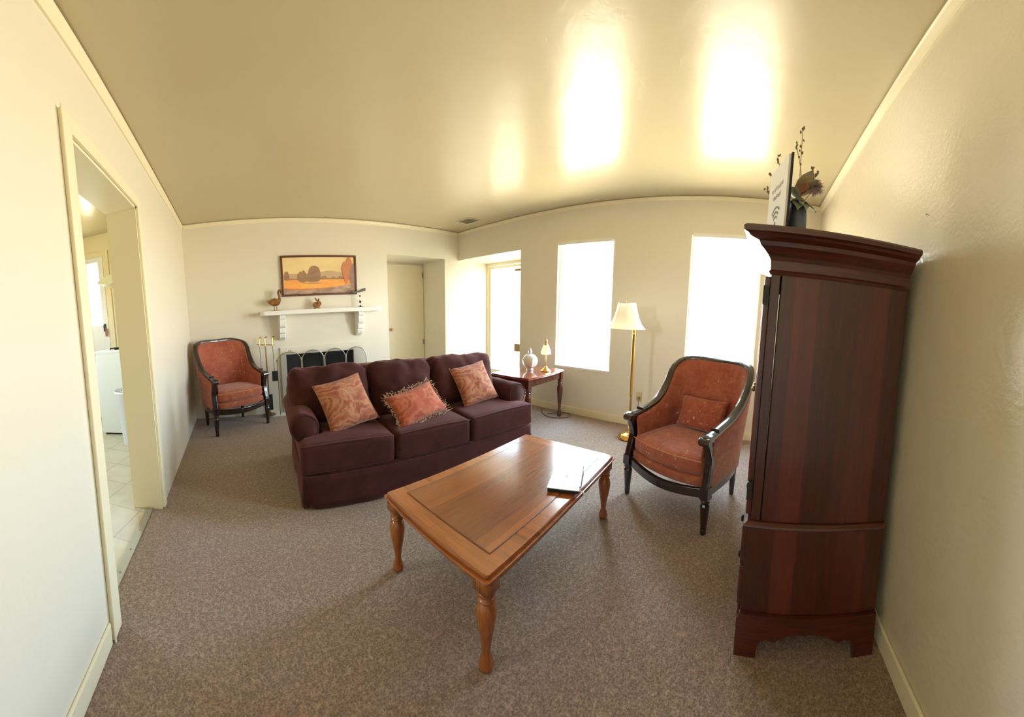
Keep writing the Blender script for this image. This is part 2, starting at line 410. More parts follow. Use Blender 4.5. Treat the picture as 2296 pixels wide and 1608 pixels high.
struct('wall_kitchen', boxes([
    (KX0 - .15, -2.215, KY1, KY1 + .15, 0, KZ), (-2.02, KX1, KY1, KY1 + .15, 0, KZ), (-2.215, -2.02, KY1, KY1 + .15, 0, 1.42), (-2.215, -2.02, KY1, KY1 + .15, 2.42, KZ),
    (KX0 - .15, KX1, KY0 - .15, KY0, 0, KZ),
    (KX0 - .15, KX0, KY0, 2.3, 0, KZ), (KX0 - .15, KX0, 3.2, KY1, 0, KZ), (KX0 - .15, KX0, 2.3, 3.2, 0, 1.2), (KX0 - .15, KX0, 2.3, 3.2, 2.1, KZ)]), kwall_m)
# crown
def crown(name, p0, p1, inward, h=.075, d=.03):
    p0 = Vector(p0); p1 = Vector(p1); iv = Vector(inward)
    bm = bmesh.new()
    sect = [(0, 0), (d * .35, .0), (d * .45, h * .25), (d * .8, h * .7), (d, h * .8), (d, h - .012), (0, h - .012)]
    ra = [bm.verts.new(p0 + iv * a + Vector((0, 0, b - h))) for a, b in sect]; rb = [bm.verts.new(p1 + iv * a + Vector((0, 0, b - h))) for a, b in sect]
    n = len(sect)
    for i in range(n): bm.faces.new((ra[i], ra[(i + 1) % n], rb[(i + 1) % n], rb[i]))
    bm.faces.new(ra); bm.faces.new(rb)
    return struct(name, bm, trim_m)
crown('trim_1', (XA, YD, ZC), (XA, YB, ZC), (1, 0, 0))
crown('trim_2', (XA + .03, YB, ZC), (XC, YB, ZC), (0, -1, 0), .06, .02)
crown('trim_3', (XC, YD, ZC), (XC, YB - .02, ZC), (-1, 0, 0), .05, .015)
crown('trim_4', (XA + .03, YD, ZC), (XC - .015, YD, ZC), (0, 1, 0))
def base(name, x0, x1, y0, y1, h=.095, top=None):
    o = struct(name, box(x0, x1, y0, y1, 0, h), trim_m, bevel=.006); return o
base('baseboard_left', XA, XA + .014, YD + .016, y0 - .1)
base('baseboard_right', XC - .014, XC, YD + .016, ALC_Y0 - .02)
base('baseboard_front', XA + .014, XC - .014, YD, YD + .014)
# doorway casing to the kitchen
struct('trim_5', boxes([(XA, XA + .018, y0 - .085, y0, 0, zt + .07), (XA, XA + .018, y0, y1 + .06, zt, zt + .07), (XA, XA + .018, y1, y1 + .06, 0, zt),
                        (XA + .018, XA + .026, y0 - .095, y0 - .085, 0, zt + .075)]), trim_m, bevel=.004)
struct('trim_6', boxes([(XA - WT - .015, XA, y0 - .001, y0 + .015, 0, zt), (XA - WT - .015, XA, y1 - .015, y1 + .001, 0, zt), (XA - WT - .015, XA, y0, y1, zt - .015, zt + .001)]), trim_m)
bm = box(XA - .12, XA - .07, y0 + .015, y1 - .015, -.004, .006)
for k in range(5): add_lathe(bm, [(.006, .006), (.006, .009), (.003, .010)], 8, Matrix.Translation((XA - .095, y0 + .1 + k * .19, 0)))
struct('trim_7', bm, Mat('dull_metal_strip', srgb(176, 172, 156), .4, .6).m)

# windows
def window(name, W, muntin=True):
    y0, y1, z0, z1 = W
    x = XC + .05
    root = struct(name, boxes([(x, x + .06, y0, y0 + .035, z0, z1), (x, x + .06, y1 - .035, y1, z0, z1), (x, x + .06, y0 + .035, y1 - .035, z0, z0 + .04), (x, x + .06, y0 + .035, y1 - .035, z1 - .04, z1)]), white_m)
    obj('pane', box(x + .03, x + .034, y0 + .03, y1 - .03, z0 + .03, z1 - .03), pane_m, root)
    obj('window_sill', box(XC - .012, x, y0 - .0, y1 + .0, z0 - .02, z0 + .002), white_m, root)
    obj('blind_headrail', box(XC - .02, XC + .03, y0 + .02, y1 - .02, z1 - .03, z1 + .012), white_m, root)
    return root
window('window_1', W1); window('window_2', W2)
# unseen window added to let daylight into the kitchen
x = KX0 - .1
r = struct('window_added', boxes([(x, x + .05, 2.3, 2.34, 1.2, 2.1), (x, x + .05, 3.16, 3.2, 1.2, 2.1), (x, x + .05, 2.34, 3.16, 1.2, 1.24), (x, x + .05, 2.34, 3.16, 2.06, 2.1)]), white_m)
obj('pane', box(x + .02, x + .024, 2.34, 3.16, 1.24, 2.06), pane_m, r)
# glazed door in the alcove
x = ALC_X
r = struct('door_1', boxes([(x, x + .08, YB - .05, YB, 0, ALC_Z), (x, x + .08, ALC_Y0, ALC_Y0 + .08, 0, ALC_Z), (x, x + .08, ALC_Y0 + .08, YB - .05, ALC_Z - .05, ALC_Z)]), trim_m)
obj('door_leaf', boxes([(x + .02, x + .06, YB - .10, YB - .05, .02, 2.11), (x + .02, x + .06, ALC_Y0 + .08, ALC_Y0 + .18, .02, 2.11), (x + .02, x + .06, ALC_Y0 + .18, YB - .10, 2.07, 2.11), (x + .02, x + .06, ALC_Y0 + .18, YB - .10, .02, .25)]), trim_m, r)
obj('pane', box(x + .038, x + .042, ALC_Y0 + .18, YB - .10, .25, 2.07), doorglass_m, r)
obj('door_closer', boxes([(x - .03, x + .02, 3.60, 3.73, 1.985, 2.02)]), oldbrass_m, r)
obj('door_handle', boxes([(x - .012, x + .02, 3.60, 3.74, .63, .76)]), oldbrass_m, r)
# plain door in the recess
r = struct('door_2', box(REC_X0 + .06, REC_X1 - .01, REC_Y - .03, REC_Y, .01, REC_Z - .03), trim_m, bevel=.004)
for z in (1.92, .72): obj('hinge', box(REC_X1 - .035, REC_X1 - .012, REC_Y - .038, REC_Y - .028, z, z + .09), steel_m, r)
obj('door_handle', lathe([(.012, 0), (.012, .03), (.026, .04), (.026, .055), (.01, .062)], 14, Matrix.Translation((REC_X0 + .36, REC_Y - .03, 1.02)) @ Matrix.Rotation(PI / 2, 4, 'X')), brass_m, r)
# small door latch on the reveal of the recess
# kitchen back door
x0, x1 = -2.27, -1.93
r = struct('door_3', boxes([(x0, -2.215, KY1 - .03, KY1 - .001, 0, 2.50), (-2.02, x1, KY1 - .03, KY1 - .001, 0, 2.50), (-2.215, -2.02, KY1 - .03, KY1 - .001, 0, 1.42), (-2.215, -2.02, KY1 - .03, KY1 - .001, 2.42, 2.50)]), white_m, bevel=.004)
obj('casing', boxes([(x0 - .09, x0, KY1 - .02, KY1 - .001, 0, 2.50), (x1, x1 + .09, KY1 - .02, KY1 - .001, 0, 2.50), (x0 - .09, x1 + .09, KY1 - .02, KY1 - .001, 2.50, 2.58)]), kwall_m, r)
obj('pane', box(-2.22, -2.015, KY1 - .018, KY1 - .013, 1.415, 2.425), pane_m, r)
obj('door_knob', boxes([(-2.012, -1.975, KY1 - .045, KY1 - .03, 1.32, 1.44)]), iron_m, r)
tag(obj('key_tag', boxes([(-1.985, -1.955, KY1 - .065, KY1 - .05, 1.24, 1.33), (-1.975, -1.965, KY1 - .065, KY1 - .045, 1.33, 1.37)]), Mat('red_tag', srgb(190, 90, 80), .5).m), 'small red key tag hanging from the dark knob of the kitchen back door', 'key tag')

# ceiling vent
bm = boxes([(0, .22, 0, .29, -.006, 0)])
t = thing('ceiling_vent', 'small grey louvred air vent in the ceiling near the far corner', 'vent', (3.13, 3.63, ZC))
gv = Mat('vent_grey', srgb(206, 198, 172), .5).m
obj('frame', boxes([(0, .22, 0, .015, -.008, -.001), (0, .22, .275, .29, -.008, -.001), (0, .015, .015, .275, -.008, -.001), (.205, .22, .015, .275, -.008, -.001)]), gv, t)
bm = bmesh.new()
for k in range(11): add_box(bm, .015, .205, -.009, .009, -.001, .001, M=Matrix.Translation((0, .032 + k * .0225, -.004)) @ Matrix.Rotation(.5, 4, 'X'))
obj('louvre', bm, gv, t)
obj('backing', box(.015, .205, .015, .275, -.001, -.0002), Mat('vent_dark', srgb(150, 142, 118), .7).m, t)
# outlet
t = thing('wall_outlet', 'cream wall outlet low on the window wall behind the floor lamp', 'outlet', (XC, 1.25, .36))
obj('cover_plate', box(-.006, -.0005, -.035, .035, -.057, .057), Mat('ivory_plastic', srgb(206, 190, 150), .4).m, t, bevel=.002)
obj('plug', boxes([(-.03, -.006, -.016, .016, -.03, .0)]), Mat('plug_plastic', srgb(150, 130, 96), .5).m, t)
# nail on wall
tag(obj('wall_nail', lathe([(.0015, 0), (.0015, .012), (.005, .013), (.005, .015)], 8, Matrix.Translation((1.172, YD, 1.80)) @ Matrix.Rotation(-PI / 2, 4, 'X')), steel_m), 'tiny nail stuck in the glossy wall beyond the armoire top', 'nail')

# ------------------------------------------------------------------ fireplace
bm = boxes([(.60, .68, YB - .02, YB, .02, .90), (1.655, 1.80, YB - .02, YB, .02, .90), (.68, 1.655, YB - .02, YB, .80, .90)])
fp = thing('fireplace', 'white plaster fireplace with a dark rectangular opening in the back wall', 'fireplace', (0, 0, 0))
obj('surround', bm, wall_m, fp, bevel=.004)
bm = boxes([(.68, 1.655, YB + .45, YB + .50, .02, .80), (.66, .68, YB + .001, YB + .5, .0, .80), (1.655, 1.675, YB + .001, YB + .5, 0, .80), (.68, 1.655, YB + .001, YB + .5, -.0, .02), (.68, 1.655, YB + .02, YB + .5, .78, .80)])
obj('firebox', bm, soot_m, fp)
obj('hearth', box(.36, 2.05, YB - .17, YB - .0, 0.0, .022), hearth_m, fp, bevel=.004)
# mantel
t = thing('mantel_shelf', 'white painted mantel shelf on two scrolled corbels above the fireplace', 'mantel', (0, 0, 0))
pts = []
x0, x1, yf, yb, r_ = .36, 2.05, YB - .21, YB - .0, .06
for k in range(7): a = PI + k * PI / 12; pts.append((x0 + r_ + r_ * math.cos(a), yf + r_ + r_ * math.sin(a)))
for k in range(7): a = 1.5 * PI + k * PI / 12; pts.append((x1 - r_ + r_ * math.cos(a), yf + r_ + r_ * math.sin(a)))
pts += [(x1, yb), (x0, yb)]
MZ = 1.40
obj('shelf', prism(pts, .058, 'z', off=MZ - .058), white_m, t, bevel=.006)
prof = [(0, 0), (-.17, 0), (-.17, -.05), (-.155, -.06), (-.155, -.10), (-.15, -.15), (-.115, -.18), (-.125, -.185), (-.125, -.235), (-.09, -.25), (-.10, -.26), (-.09, -.30), (-.05, -.33), (0, -.345)]
for xx in (.60, 1.70):
    obj('corbel', prism([(YB + a, MZ - .058 + b) for a, b in prof], .075, 'x', off=xx), white_m, t, bevel=.006)
# figurines: a silhouette cut from thick plate with rounded edge
def figure(name, label, cat, outline, x, y, d, mat, extra=None, group=None):
    t = thing(name, label, cat, (x, y, MZ))
    body = prism(catmull2(outline, 4), d, 'y', off=-d / 2)
    o = obj('body', body, mat, t)
    b = o.modifiers.new('b', 'BEVEL'); b.width = d * .35; b.segments = 3; b.limit_method = 'ANGLE'
    if extra: extra(t)
    return t
def catmull2(pts, n):
    return [(p.x, p.y) for p in catmull([(a, b, 0) for a, b in pts], n, True)]
goose = [(-.11, .145), (-.085, .135), (-.05, .155), (0, .165), (.035, .155), (.05, .175), (.045, .21), (.04, .245), (.055, .275), (.08, .275), (.095, .25), (.088, .225), (.078, .232), (.075, .25), (.063, .25), (.062, .225), (.07, .19), (.078, .15), (.07, .11), (.045, .075), (.0, .062), (-.04, .068), (-.08, .10)]
def gx(t):
    for s in (-.012, .02): obj('leg', tube([(s, 0, .07), (s, 0, .006)], .004, 6, up=Vector((0, 1, 0))), rusty_m, t)
    obj('base_plate', prism(catmull2([(-.05, -.012), (.045, -.02), (.065, 0), (.04, .018), (-.045, .014)], 3), .006, 'z'), rusty_m, t)
figure('goose_figurine', 'rusty metal goose figurine with a bent neck on the mantel', 'figurine', goose, .56, YB - .10, .05, rusty_m, gx)
rab = [(-.055, .06), (-.05, .035), (-.03, .018), (0, .012), (.03, .016), (.04, .032), (.055, .05), (.06, .07), (.052, .088), (.035, .10), (.034, .118), (.026, .14), (.02, .118), (.024, .1), (.006, .118), (-.018, .148), (-.022, .142), (-.005, .112), (.008, .094), (-.005, .092), (-.035, .088)]
def rx(t):
    obj('foot', boxes([(-.045, -.015, -.012, .012, 0, .012)]), rusty_m, t); obj('foot', boxes([(.01, .045, -.012, .012, 0, .010)]), rusty_m, t)
    o = obj('body_joint', boxes([(-.03, .03, -.008, .008, .008, .03)]), rusty_m, t)
figure('rabbit_figurine', 'small rusty metal rabbit figurine with upright ears on the mantel', 'figurine', rab, 1.125, YB - .10, .04, rusty_m, rx)
t = thing('balance_sculpture', 'grey metal balancing sculpture with a tilted whale-tailed top on the mantel', 'sculpture', (1.755, YB - .10, MZ))
obj('base', lathe([(.045, 0), (.045, .004), (.012, .01), (.006, .03)], 20), iron_m, t)
obj('stem', tube([(0, 0, .02), (0, 0, .245)], .0025, 6, up=Vector((0, 1, 0))), steel_m, t)
for z, r_ in ((.075, .017), (.155, .012)):
    obj('ball', lathe([(max(r_ * math.sin(PI * i / 10), .001), z - r_ * math.cos(PI * i / 10)) for i in range(11)], 14), iron_m, t)
obj('crossbar', boxes([(-.075, .075, -.006, .006, .112, .118), (-.08, -.072, -.006, .006, .106, .124), (.072, .08, -.006, .006, .106, .124)]), steel_m, t)
obj('whale_top', prism([(-.09, .195), (-.04, .20), (.07, .222), (.085, .222), (.085, .268), (.05, .262), (-.02, .232), (-.075, .215), (-.105, .235), (-.14, .232), (-.125, .222), (-.145, .21), (-.11, .212)], .02, 'y', off=-.01), Mat('slate_metal', srgb(90, 92, 92), .5, .3).m, t, bevel=.003)

# painting
px0, px1, pz0, pz1 = .675, 1.745, 1.585, 2.125
t = thing('framed_painting', 'brown framed landscape painting of autumn trees in a golden field', 'painting', (px0, YB, pz0), 0)
W_, H_ = px1 - px0, pz1 - pz0
fb = .026
obj('frame', boxes([(0, W_, -.03, -.002, 0, fb), (0, W_, -.03, -.002, H_ - fb, H_), (0, fb, -.03, -.002, fb, H_ - fb), (W_ - fb, W_, -.03, -.002, fb, H_ - fb)]), frame_m, t, bevel=.004)
cols = {}
def cm(name, c1, c2, s=6):
    M = Mat(name, c1, .55); M.col(M.ramp(M.noise(s, 4, .6, .6, M.map((1, 1, 2.5))), [(.35, c1), (.65, c2)])); return M.m
pm = [cm('painted_sky', srgb(236, 206, 150), srgb(248, 224, 170), 2), cm('painted_hill', srgb(206, 178, 136), srgb(196, 164, 134), 3), cm('painted_far_trees', srgb(150, 118, 92), srgb(172, 136, 100), 12),
      cm('painted_tree', srgb(140, 116, 96), srgb(176, 134, 98), 8), cm('painted_field', srgb(252, 188, 98), srgb(246, 162, 82), 5), cm('painted_red_tree', srgb(220, 120, 88), srgb(196, 140, 100), 8),
      cm('painted_water', srgb(196, 168, 150), srgb(150, 120, 106), 7), cm('painted_pink_band', srgb(222, 140, 100), srgb(190, 110, 84), 5), cm('painted_grey_tree', srgb(140, 122, 114), srgb(170, 130, 118), 8)]
bm = bmesh.new(); cx = lambda u: fb + u * (W_ - 2 * fb); cz = lambda v: fb + v * (H_ - 2 * fb)
lay = [0]
def P(pts, mi, sm=0):
    lay[0] += 1
    if sm: pts = catmull2(pts, sm)
    pts = [(min(max(a, 0), 1), min(max(b, 0), 1)) for a, b in pts]
    n0 = len(bm.faces); add_prism(bm, [(cx(a), cz(b)) for a, b in pts], .0011, 'y', off=-.012 - lay[0] * .0006)
    bm.faces.ensure_lookup_table()
    for f in bm.faces[n0:]: f.material_index = mi
P([(0, 0), (1, 0), (1, 1), (0, 1)], 0)
P([(0, .38), (1, .38), (1, .5), (.8, .58), (.7, .62), (.6, .63), (.5, .58), (.3, .55), (.1, .56), (0, .53)], 1)
P([(0, .36), (.06, .42), (.12, .43), (.17, .42), (.24, .40), (.5, .41), (.53, .47), (.58, .49), (.61, .42), (.66, .42), (.69, .48), (.73, .42), (.78, .48), (.83, .46), (1, .5), (1, .36)], 2)
P([(0, 0), (1, 0), (1, .385), (0, .39)], 4)
P([(0, 0), (1, 0), (1, .2), (.7, .17), (.35, .14), (.15, .15), (0, .17)], 7)
P([(0, 0), (1, 0), (1, .26), (.86, .22), (.6, .13), (.3, .10), (.0, .13)], 6)
P([(.025, .40), (.025, .58), (.05, .63), (.075, .58), (.08, .40)], 2, 4)
P([(.19, .40), (.20, .52), (.235, .62), (.26, .58), (.28, .65), (.31, .56), (.34, .42), (.30, .33), (.24, .32)], 3, 4)
P([(.31, .40), (.34, .55), (.36, .68), (.40, .76), (.45, .76), (.49, .70), (.51, .58), (.51, .42), (.47, .33), (.38, .32), (.32, .34)], 3, 4)
P([(.25, .30), (.32, .295), (.50, .295), (.55, .29), (.45, .275), (.30, .28)], 8)
P([(.88, .50), (.87, .75), (.89, .93), (.925, 1.0), (.955, .93), (.965, .72), (.94, .45), (.90, .40)], 5, 4)
P([(.83, .50), (.812, .66), (.83, .80), (.86, .88), (.89, .78), (.905, .58), (.90, .38), (.885, .26), (.86, .26), (.845, .38)], 5, 4)
P([(.93, .26), (.92, .5), (.95, .72), (.985, .85), (1, .8), (1, .24)], 8)
obj('canvas', bm, pm, t)

# fireplace screen: four arched brass panels
t = thing('fireplace_screen', 'four panel arched brass and mesh fire screen standing on the hearth', 'fire screen', (0, 0, 0.022))
js = [(.525, 4.30), (.875, 4.375), (1.195, 4.375), (1.51, 4.375), (1.80, 4.30)]
js = [(a, b - .02 + (YB - 4.442)) for a, b in js]
for k in range(4):
    (ax, ay), (bx_, by_) = js[k], js[k + 1]
    L = math.hypot(bx_ - ax, by_ - ay); ang = math.atan2(by_ - ay, bx_ - ax)
    Mx = Matrix.Translation((ax, ay, 0)) @ Matrix.Rotation(ang, 4, 'Z')
    g = .008; hs = .70; rr = (L - 2 * g) / 2; rise = .125
    path = [(g, 0, .0), (g, 0, hs)] + [(L / 2 - rr * math.cos(PI * i / 12), 0, hs + rise * math.sin(PI * i / 12)) for i in range(1, 12)] + [(L - g, 0, hs), (L - g, 0, 0)]
    path = [Mx @ Vector(p) for p in path]
    pnl = obj('panel_frame', tube(path, .0055, 8, up=(Mx.to_3x3() @ Vector((0, 1, 0)))), steel_m if k else oldbrass_m, t)
    pts = [(g, .02), (L - g, .02), (L - g, hs)] + [(L / 2 + rr * math.cos(PI * i / 12), hs + rise * math.sin(PI * i / 12)) for i in range(1, 12)] + [(g, hs)]
    obj('mesh_panel', prism(pts, .001, 'y', M=Mx), screen_m, pnl)
    obj('finial', lathe([(.004, hs), (.008, hs + .01), (.004, hs + .02), (.009, hs + .03), (.003, hs + .04)], 10, Mx), steel_m, pnl)
obj('carry_handle', tube([Vector((.70, 4.33, .825)), Vector((.70, 4.33, .845)), Vector((.73, 4.335, .845)), Vector((.73, 4.335, .828))], .003, 6, up=Vector((0, 1, 0))), oldbrass_m, t)
# fire tools
t = thing('fire_tool_stand', 'slim brass stand for hearth tools between armchair and fire screen', 'tool stand', (.40, YB - .13, .0))
obj('base', lathe([(.075, .022), (.075, .03), (.03, .04), (.01, .06)], 20), oldbrass_m, t)
obj('post', tube([(0, 0, .05), (0, 0, .965)], .006, 8, up=Vector((0, 1, 0))), oldbrass_m, t)
obj('crossbar', tube([(-.12, 0, .975), (.11, 0, .955)], .006, 8), brass_m, t)
for nm, lab, dx, end in (('hearth_poker', 'brass-handled poker at the wall side of the hearth tool stand', -.085, 0), ('hearth_shovel', 'brass-handled hearth shovel hung in the middle of the tool stand', -.015, 1), ('hearth_brush', 'brass-handled brush with black bristles on the hearth tool stand nearest the screen', .085, 2)):
    tt = thing(nm, lab, 'fireplace tool', (.40 + dx, YB - .155, 0), group='brass fireplace tools')
    obj('handle', tube([(-.0, 0, .95), (0, 0, 1.05), (.008, 0, 1.065), (.028, 0, 1.07), (.034, 0, 1.06)], .008, 8, up=Vector((0, 1, 0))), brass_m, tt)
    obj('rod', tube([(0, 0, .95), (0.005, 0, .6 if end == 2 else .3)], .004, 6, up=Vector((0, 1, 0))), steel_m, tt)
    if end == 2: obj('bristles', boxes([(-.03, .045, -.02, .02, .48, .61)]), iron_m, tt)
    elif end == 1: obj('scoop', boxes([(-.04, .05, -.03, -.024, .10, .31), (-.045, -.04, -.03, .01, .10, .31), (.05, .055, -.03, .01, .10, .31)]), iron_m, tt)
    else: obj('hook', tube([(0, 0, .3), (0, 0, .15), (.03, 0, .13)], .005, 6, up=Vector((0, 1, 0))), iron_m, tt)

# ------------------------------------------------------------------ turned leg profile
def turned(h, s=1.0, block=.06):
    k = h - block
    p = [(.020, 0), (.027, .008), (.030, .03), (.024, .06), (.017, .085), (.018, .10), (.022, .25), (.031, .45), (.038, .62), (.041, .72), (.037, .80), (.026, .85), (.023, .865), (.034, .875), (.036, .895), (.026, .91), (.022, .93), (.034, .945), (.034, .965), (.028, 1.0)]
    return [(r * s, (z if z <= .1 and i < 6 else z * k) if i >= 6 else z * k / .36) for i, (r, z) in enumerate(p)]
def leg_bm(h, s, block, bs):
    pr = [(.020, 0), (.027, .02), (.030, .07), (.024, .14), (.016, .20), (.017, .24), (.022, .36), (.031, .50), (.038, .64), (.041, .72), (.037, .80), (.026, .85), (.023, .865), (.034, .875), (.036, .895), (.026, .91), (.022, .93), (.034, .945), (.034, .965), (.028, 1.0)]
    k = h - block
    bm = lathe([(r * s, z * k) for r, z in pr], 20)
    add_box(bm, -bs, bs, -bs, bs, k, h)
    return bm

# ------------------------------------------------------------------ coffee table
TH = .412
ct = thing('coffee_table', 'honey oak rectangular coffee table on turned legs in the room centre', 'table', (1.265, 1.107, 0), math.radians(3.2))
hx, hy = .588, .352
pts = []
def bowed(hx, hy, bow, ch):
    P_ = []
    n = 14
    for i in range(n + 1): u = -1 + 2 * i / n; P_.append((u * (hx - ch), -hy - 0 * u))
    for i in range(n + 1): u = -1 + 2 * i / n; P_.append((hx + bow * (1 - u * u), u * (hy - ch)))
    for i in range(n + 1): u = 1 - 2 * i / n; P_.append((u * (hx - ch), hy))
    for i in range(n + 1): u = 1 - 2 * i / n; P_.append((-hx - bow * (1 - u * u), u * (hy - ch)))
    return P_
bm = prism(bowed(hx, hy, .010, .010), .008, 'z', off=TH - .026)
add_prism(bm, bowed(hx - .012, hy - .012, .010, .010), .016, 'z', off=TH - .018)
top = obj('tabletop', bm, oak_e, ct, bevel=.004)
inn = obj('top_inlay', box(-hx + .10, hx - .10, -hy + .08, hy - .08, TH - .003, TH + .0006), oak_x, top)
obj('border_groove', boxes([(-hx + .096, hx - .096, -hy + .076, -hy + .08, TH - .003, TH + .0002), (-hx + .096, hx - .096, hy - .08, hy - .076, TH - .003, TH + .0002), (-hx + .096, -hx + .10, -hy + .08, hy - .08, TH - .003, TH + .0002), (hx - .10, hx - .096, -hy + .08, hy - .08, TH - .003, TH + .0002)]), Mat('table_groove', srgb(96, 52, 26), .4).m, top)
for nm, bx4 in (('apron', (-hx + .08, hx - .08, -hy + .035, -hy + .055)), ('apron', (-hx + .08, hx - .08, hy - .055, hy - .035)), ('apron', (-hx + .035, -hx + .055, -hy + .08, hy - .08)), ('apron', (hx - .055, hx - .035, -hy + .08, hy - .08))):
    obj(nm, box(*bx4, TH - .085, TH - .026), oak_z, ct, bevel=.003)
for sx in (-1, 1):
    for sy in (-1, 1):
        obj('leg', leg_bm(TH - .026, .95, .065, .034), oak_z, ct, smooth=True, loc=(sx * (hx - .05), sy * (hy - .05), 0))
# binder on the table
rt_ = Vector((.086, -.147, 0)).normalized(); ln = Vector((.256, .112, 0)).normalized()
ang = math.atan2(ln.y, ln.x)
t = thing('binder', 'black edged binder with a pale silver cover lying on the coffee table', 'binder', (1.435, .880, TH + .0006), ang)
obj('pages', box(-.135, .135, -.078, .078, 0.001, .018), black_m, t, bevel=.002)
obj('cover', box(-.138, .138, -.081, .081, .018, .022), silver_m, t, bevel=.001)
obj('cover_print', boxes([(-.02 + k * .011, -.013 + k * .011, -.006 + .001 * (k % 3), .004 + .001 * (k % 2), .022, .0223) for k in range(4)]), grey_m, t)
tag(obj('pen', tube([(-.12, 0, 0), (.12, .0, 0)], .004, 8), Mat('pen_grey', srgb(190, 192, 200), .3, .6).m, loc=(1.475, .812, TH + .0266), rz=ang + .03), 'slim grey pen lying along the edge of the silver binder cover', 'pen')
p = catmull([(1.345, .80, TH + .006), (1.352, .775, TH + .01), (1.36, .765, TH + .007), (1.372, .752, TH + .003), (1.383, .737, TH - .015), (1.386, .733, TH - .05)], 5)
tag(obj('strap', tube(p, .0035, 6), whitecord_m), 'short white strap draped over the coffee table edge beside the binder', 'strap')

# ------------------------------------------------------------------ sofa
SA = math.radians(-5.4)
sofa = thing('sofa', 'plum brown three seat sofa with rolled arms and pleated skirt', 'sofa', (1.385, 1.955, 0), SA)
HW = 1.01
def wr(bm_):
    return bm_
# base and skirt
obj('base', rbox(HW - .006, .475, .05, .02, 6, fn=lambda p: p + Vector((0, .50, .215))), sofa_m, sofa, smooth=True)
bm = bmesh.new()
def pleat(s):  # small waves
    return .004 * math.sin(s * 11) + .003 * math.sin(s * 23 + 1)
per = [(0, .985), (-HW + .02, .985), (-HW, .965), (-HW, .03), (-HW + .02, .012), (HW - .02, .012), (HW, .03), (HW, .965), (HW - .02, .985), (0, .985)]
full = []
for (a, b), (c_, d) in zip(per, per[1:]):
    n = max(2, int(math.hypot(c_ - a, d - b) / .03))
    for i in range(n): full.append((a + (c_ - a) * i / n, b + (d - b) * i / n))
full.append(per[-1])
def outn(x, y): 
    if abs(x) > HW - .001 and .031 < y < .964: return Vector((math.copysign(1, x), 0, 0))
    return Vector((0, 1 if y > .5 else -1, 0))
prev = None
rows = 5
grid = []
for i, (x, y) in enumerate(full):
    nrm = outn(x, y); s = i * .03
    near = abs(abs(x) - (HW - .03)) < .03 and y < .03
    col_ = []
    for r_ in range(rows + 1):
        f = r_ / rows
        o_ = pleat(s) * f + .012 * f - (.03 * f if near else 0)
        p_ = Vector((x, y, .235 - .222 * f)) + nrm * o_
        col_.append(bm.verts.new(p_))
    grid.append(col_)
for A, B in zip(grid, grid[1:]):
    for r_ in range(rows): bm.faces.new((A[r_], B[r_], B[r_ + 1], A[r_ + 1]))
sk = obj('skirt', bm, sofa_m, sofa, smooth=True)
m_ = sk.modifiers.new('s', 'SOLIDIFY'); m_.thickness = .008
# back frame
obj('back_frame', rbox(HW - .085, .10, .33, .06, 12, wr=.006, seed=3, fn=lambda p: Vector((p.x, p.y + .87 + p.z * .08, p.z + .50))), sofa_m, sofa, smooth=True)
# arms
def arm(sg):
    prof = []
    R_ = .108; cxr, czr = -.025, .515
    # roll from inner-lower round the top to outer-lower
    for i in range(17):
        a = math.radians(-28 + i * (236 / 16)); prof.append((cxr + R_ * math.cos(a), czr + R_ * math.sin(a)))
    # prof runs from inner(+) to outer(-)
    prof += [(-.068, .40), (-.066, .24), (.09, .24), (.09, .44)]
    bm = bmesh.new()
    ys = [.17, .185, .21, .35, .5, .65, .8, .95]
    rings = []
    for y in ys:
        k = .93 if y == .17 else (.985 if y == .185 else 1)
        cx_, cz_ = 0, .42
        rings.append([bm.verts.new((-sg * (-(HW - .10) + 0) * 0 + sg * (HW - .07) - sg * (cx_ + (a - cx_) * k), y, cz_ + (b - cz_) * k + .004 * math.sin(y * 20 + a * 30))) for a, b in prof])
    n = len(prof)
    for A, B in zip(rings, rings[1:]):
        for i in range(n): bm.faces.new((A[i], A[(i + 1) % n], B[(i + 1) % n], B[i]))
    bm.faces.new(rings[0]); bm.faces.new(rings[-1])
    o = obj('arm', bm, sofa_m, sofa, smooth=True)
    # piping round the front of the roll
    pth = [Vector((sg * (HW - .07) - sg * (cxr + .098 * math.cos(2 * PI * i / 20)), .172, czr + .098 * math.sin(2 * PI * i / 20))) for i in range(20)]
    obj('piping', tube(pth, .005, 6, closed=True, up=Vector((0, 1, 0))), sofa_m, o, smooth=True)
    # flat front panel disc
    return o
arm(-1); arm(1)
# seat cushions
for k, (xa_, xb_) in enumerate(((-1.025, -.35), (-.35, .30), (.30, 1.015))):
    cw = xb_ - xa_; x = (xa_ + xb_) / 2
    sg = -1 if k == 0 else (1 if k == 2 else 0)
    def f(p, x=x, k=k, sg=sg, cw=cw):
        q = p.copy()
        # T-shaped outer cushions: behind the arm front they narrow
        if sg and q.y > -.20 and q.x * sg > cw / 2 - .19:
            q.x = sg * (cw / 2 - .19 + (q.x * sg - (cw / 2 - .19)) * (.0 if q.y > -.14 else (-.14 - q.y) / .06))
        # front edge bows
        q.z += -.012 * max(0, -q.y - .2)
        return Vector((q.x + x, q.y + .34, q.z + .355))
    c_ = obj('seat_cushion', rbox(cw / 2 - .004, .34, .10, .035, 22, puff=.022, wr=.005, seed=k + 1, fn=f, nf=5), sofa_m, sofa, smooth=True)
    for zz in (.085,):
        pth = [Vector((x + a * (cw / 2 - .012), .012, .355 + zz + .012 * (1 - a * a))) for a in [i / 10 - 1 for i in range(21)]]
        obj('piping', tube(pth, .0055, 6), sofa_m, c_, smooth=True)
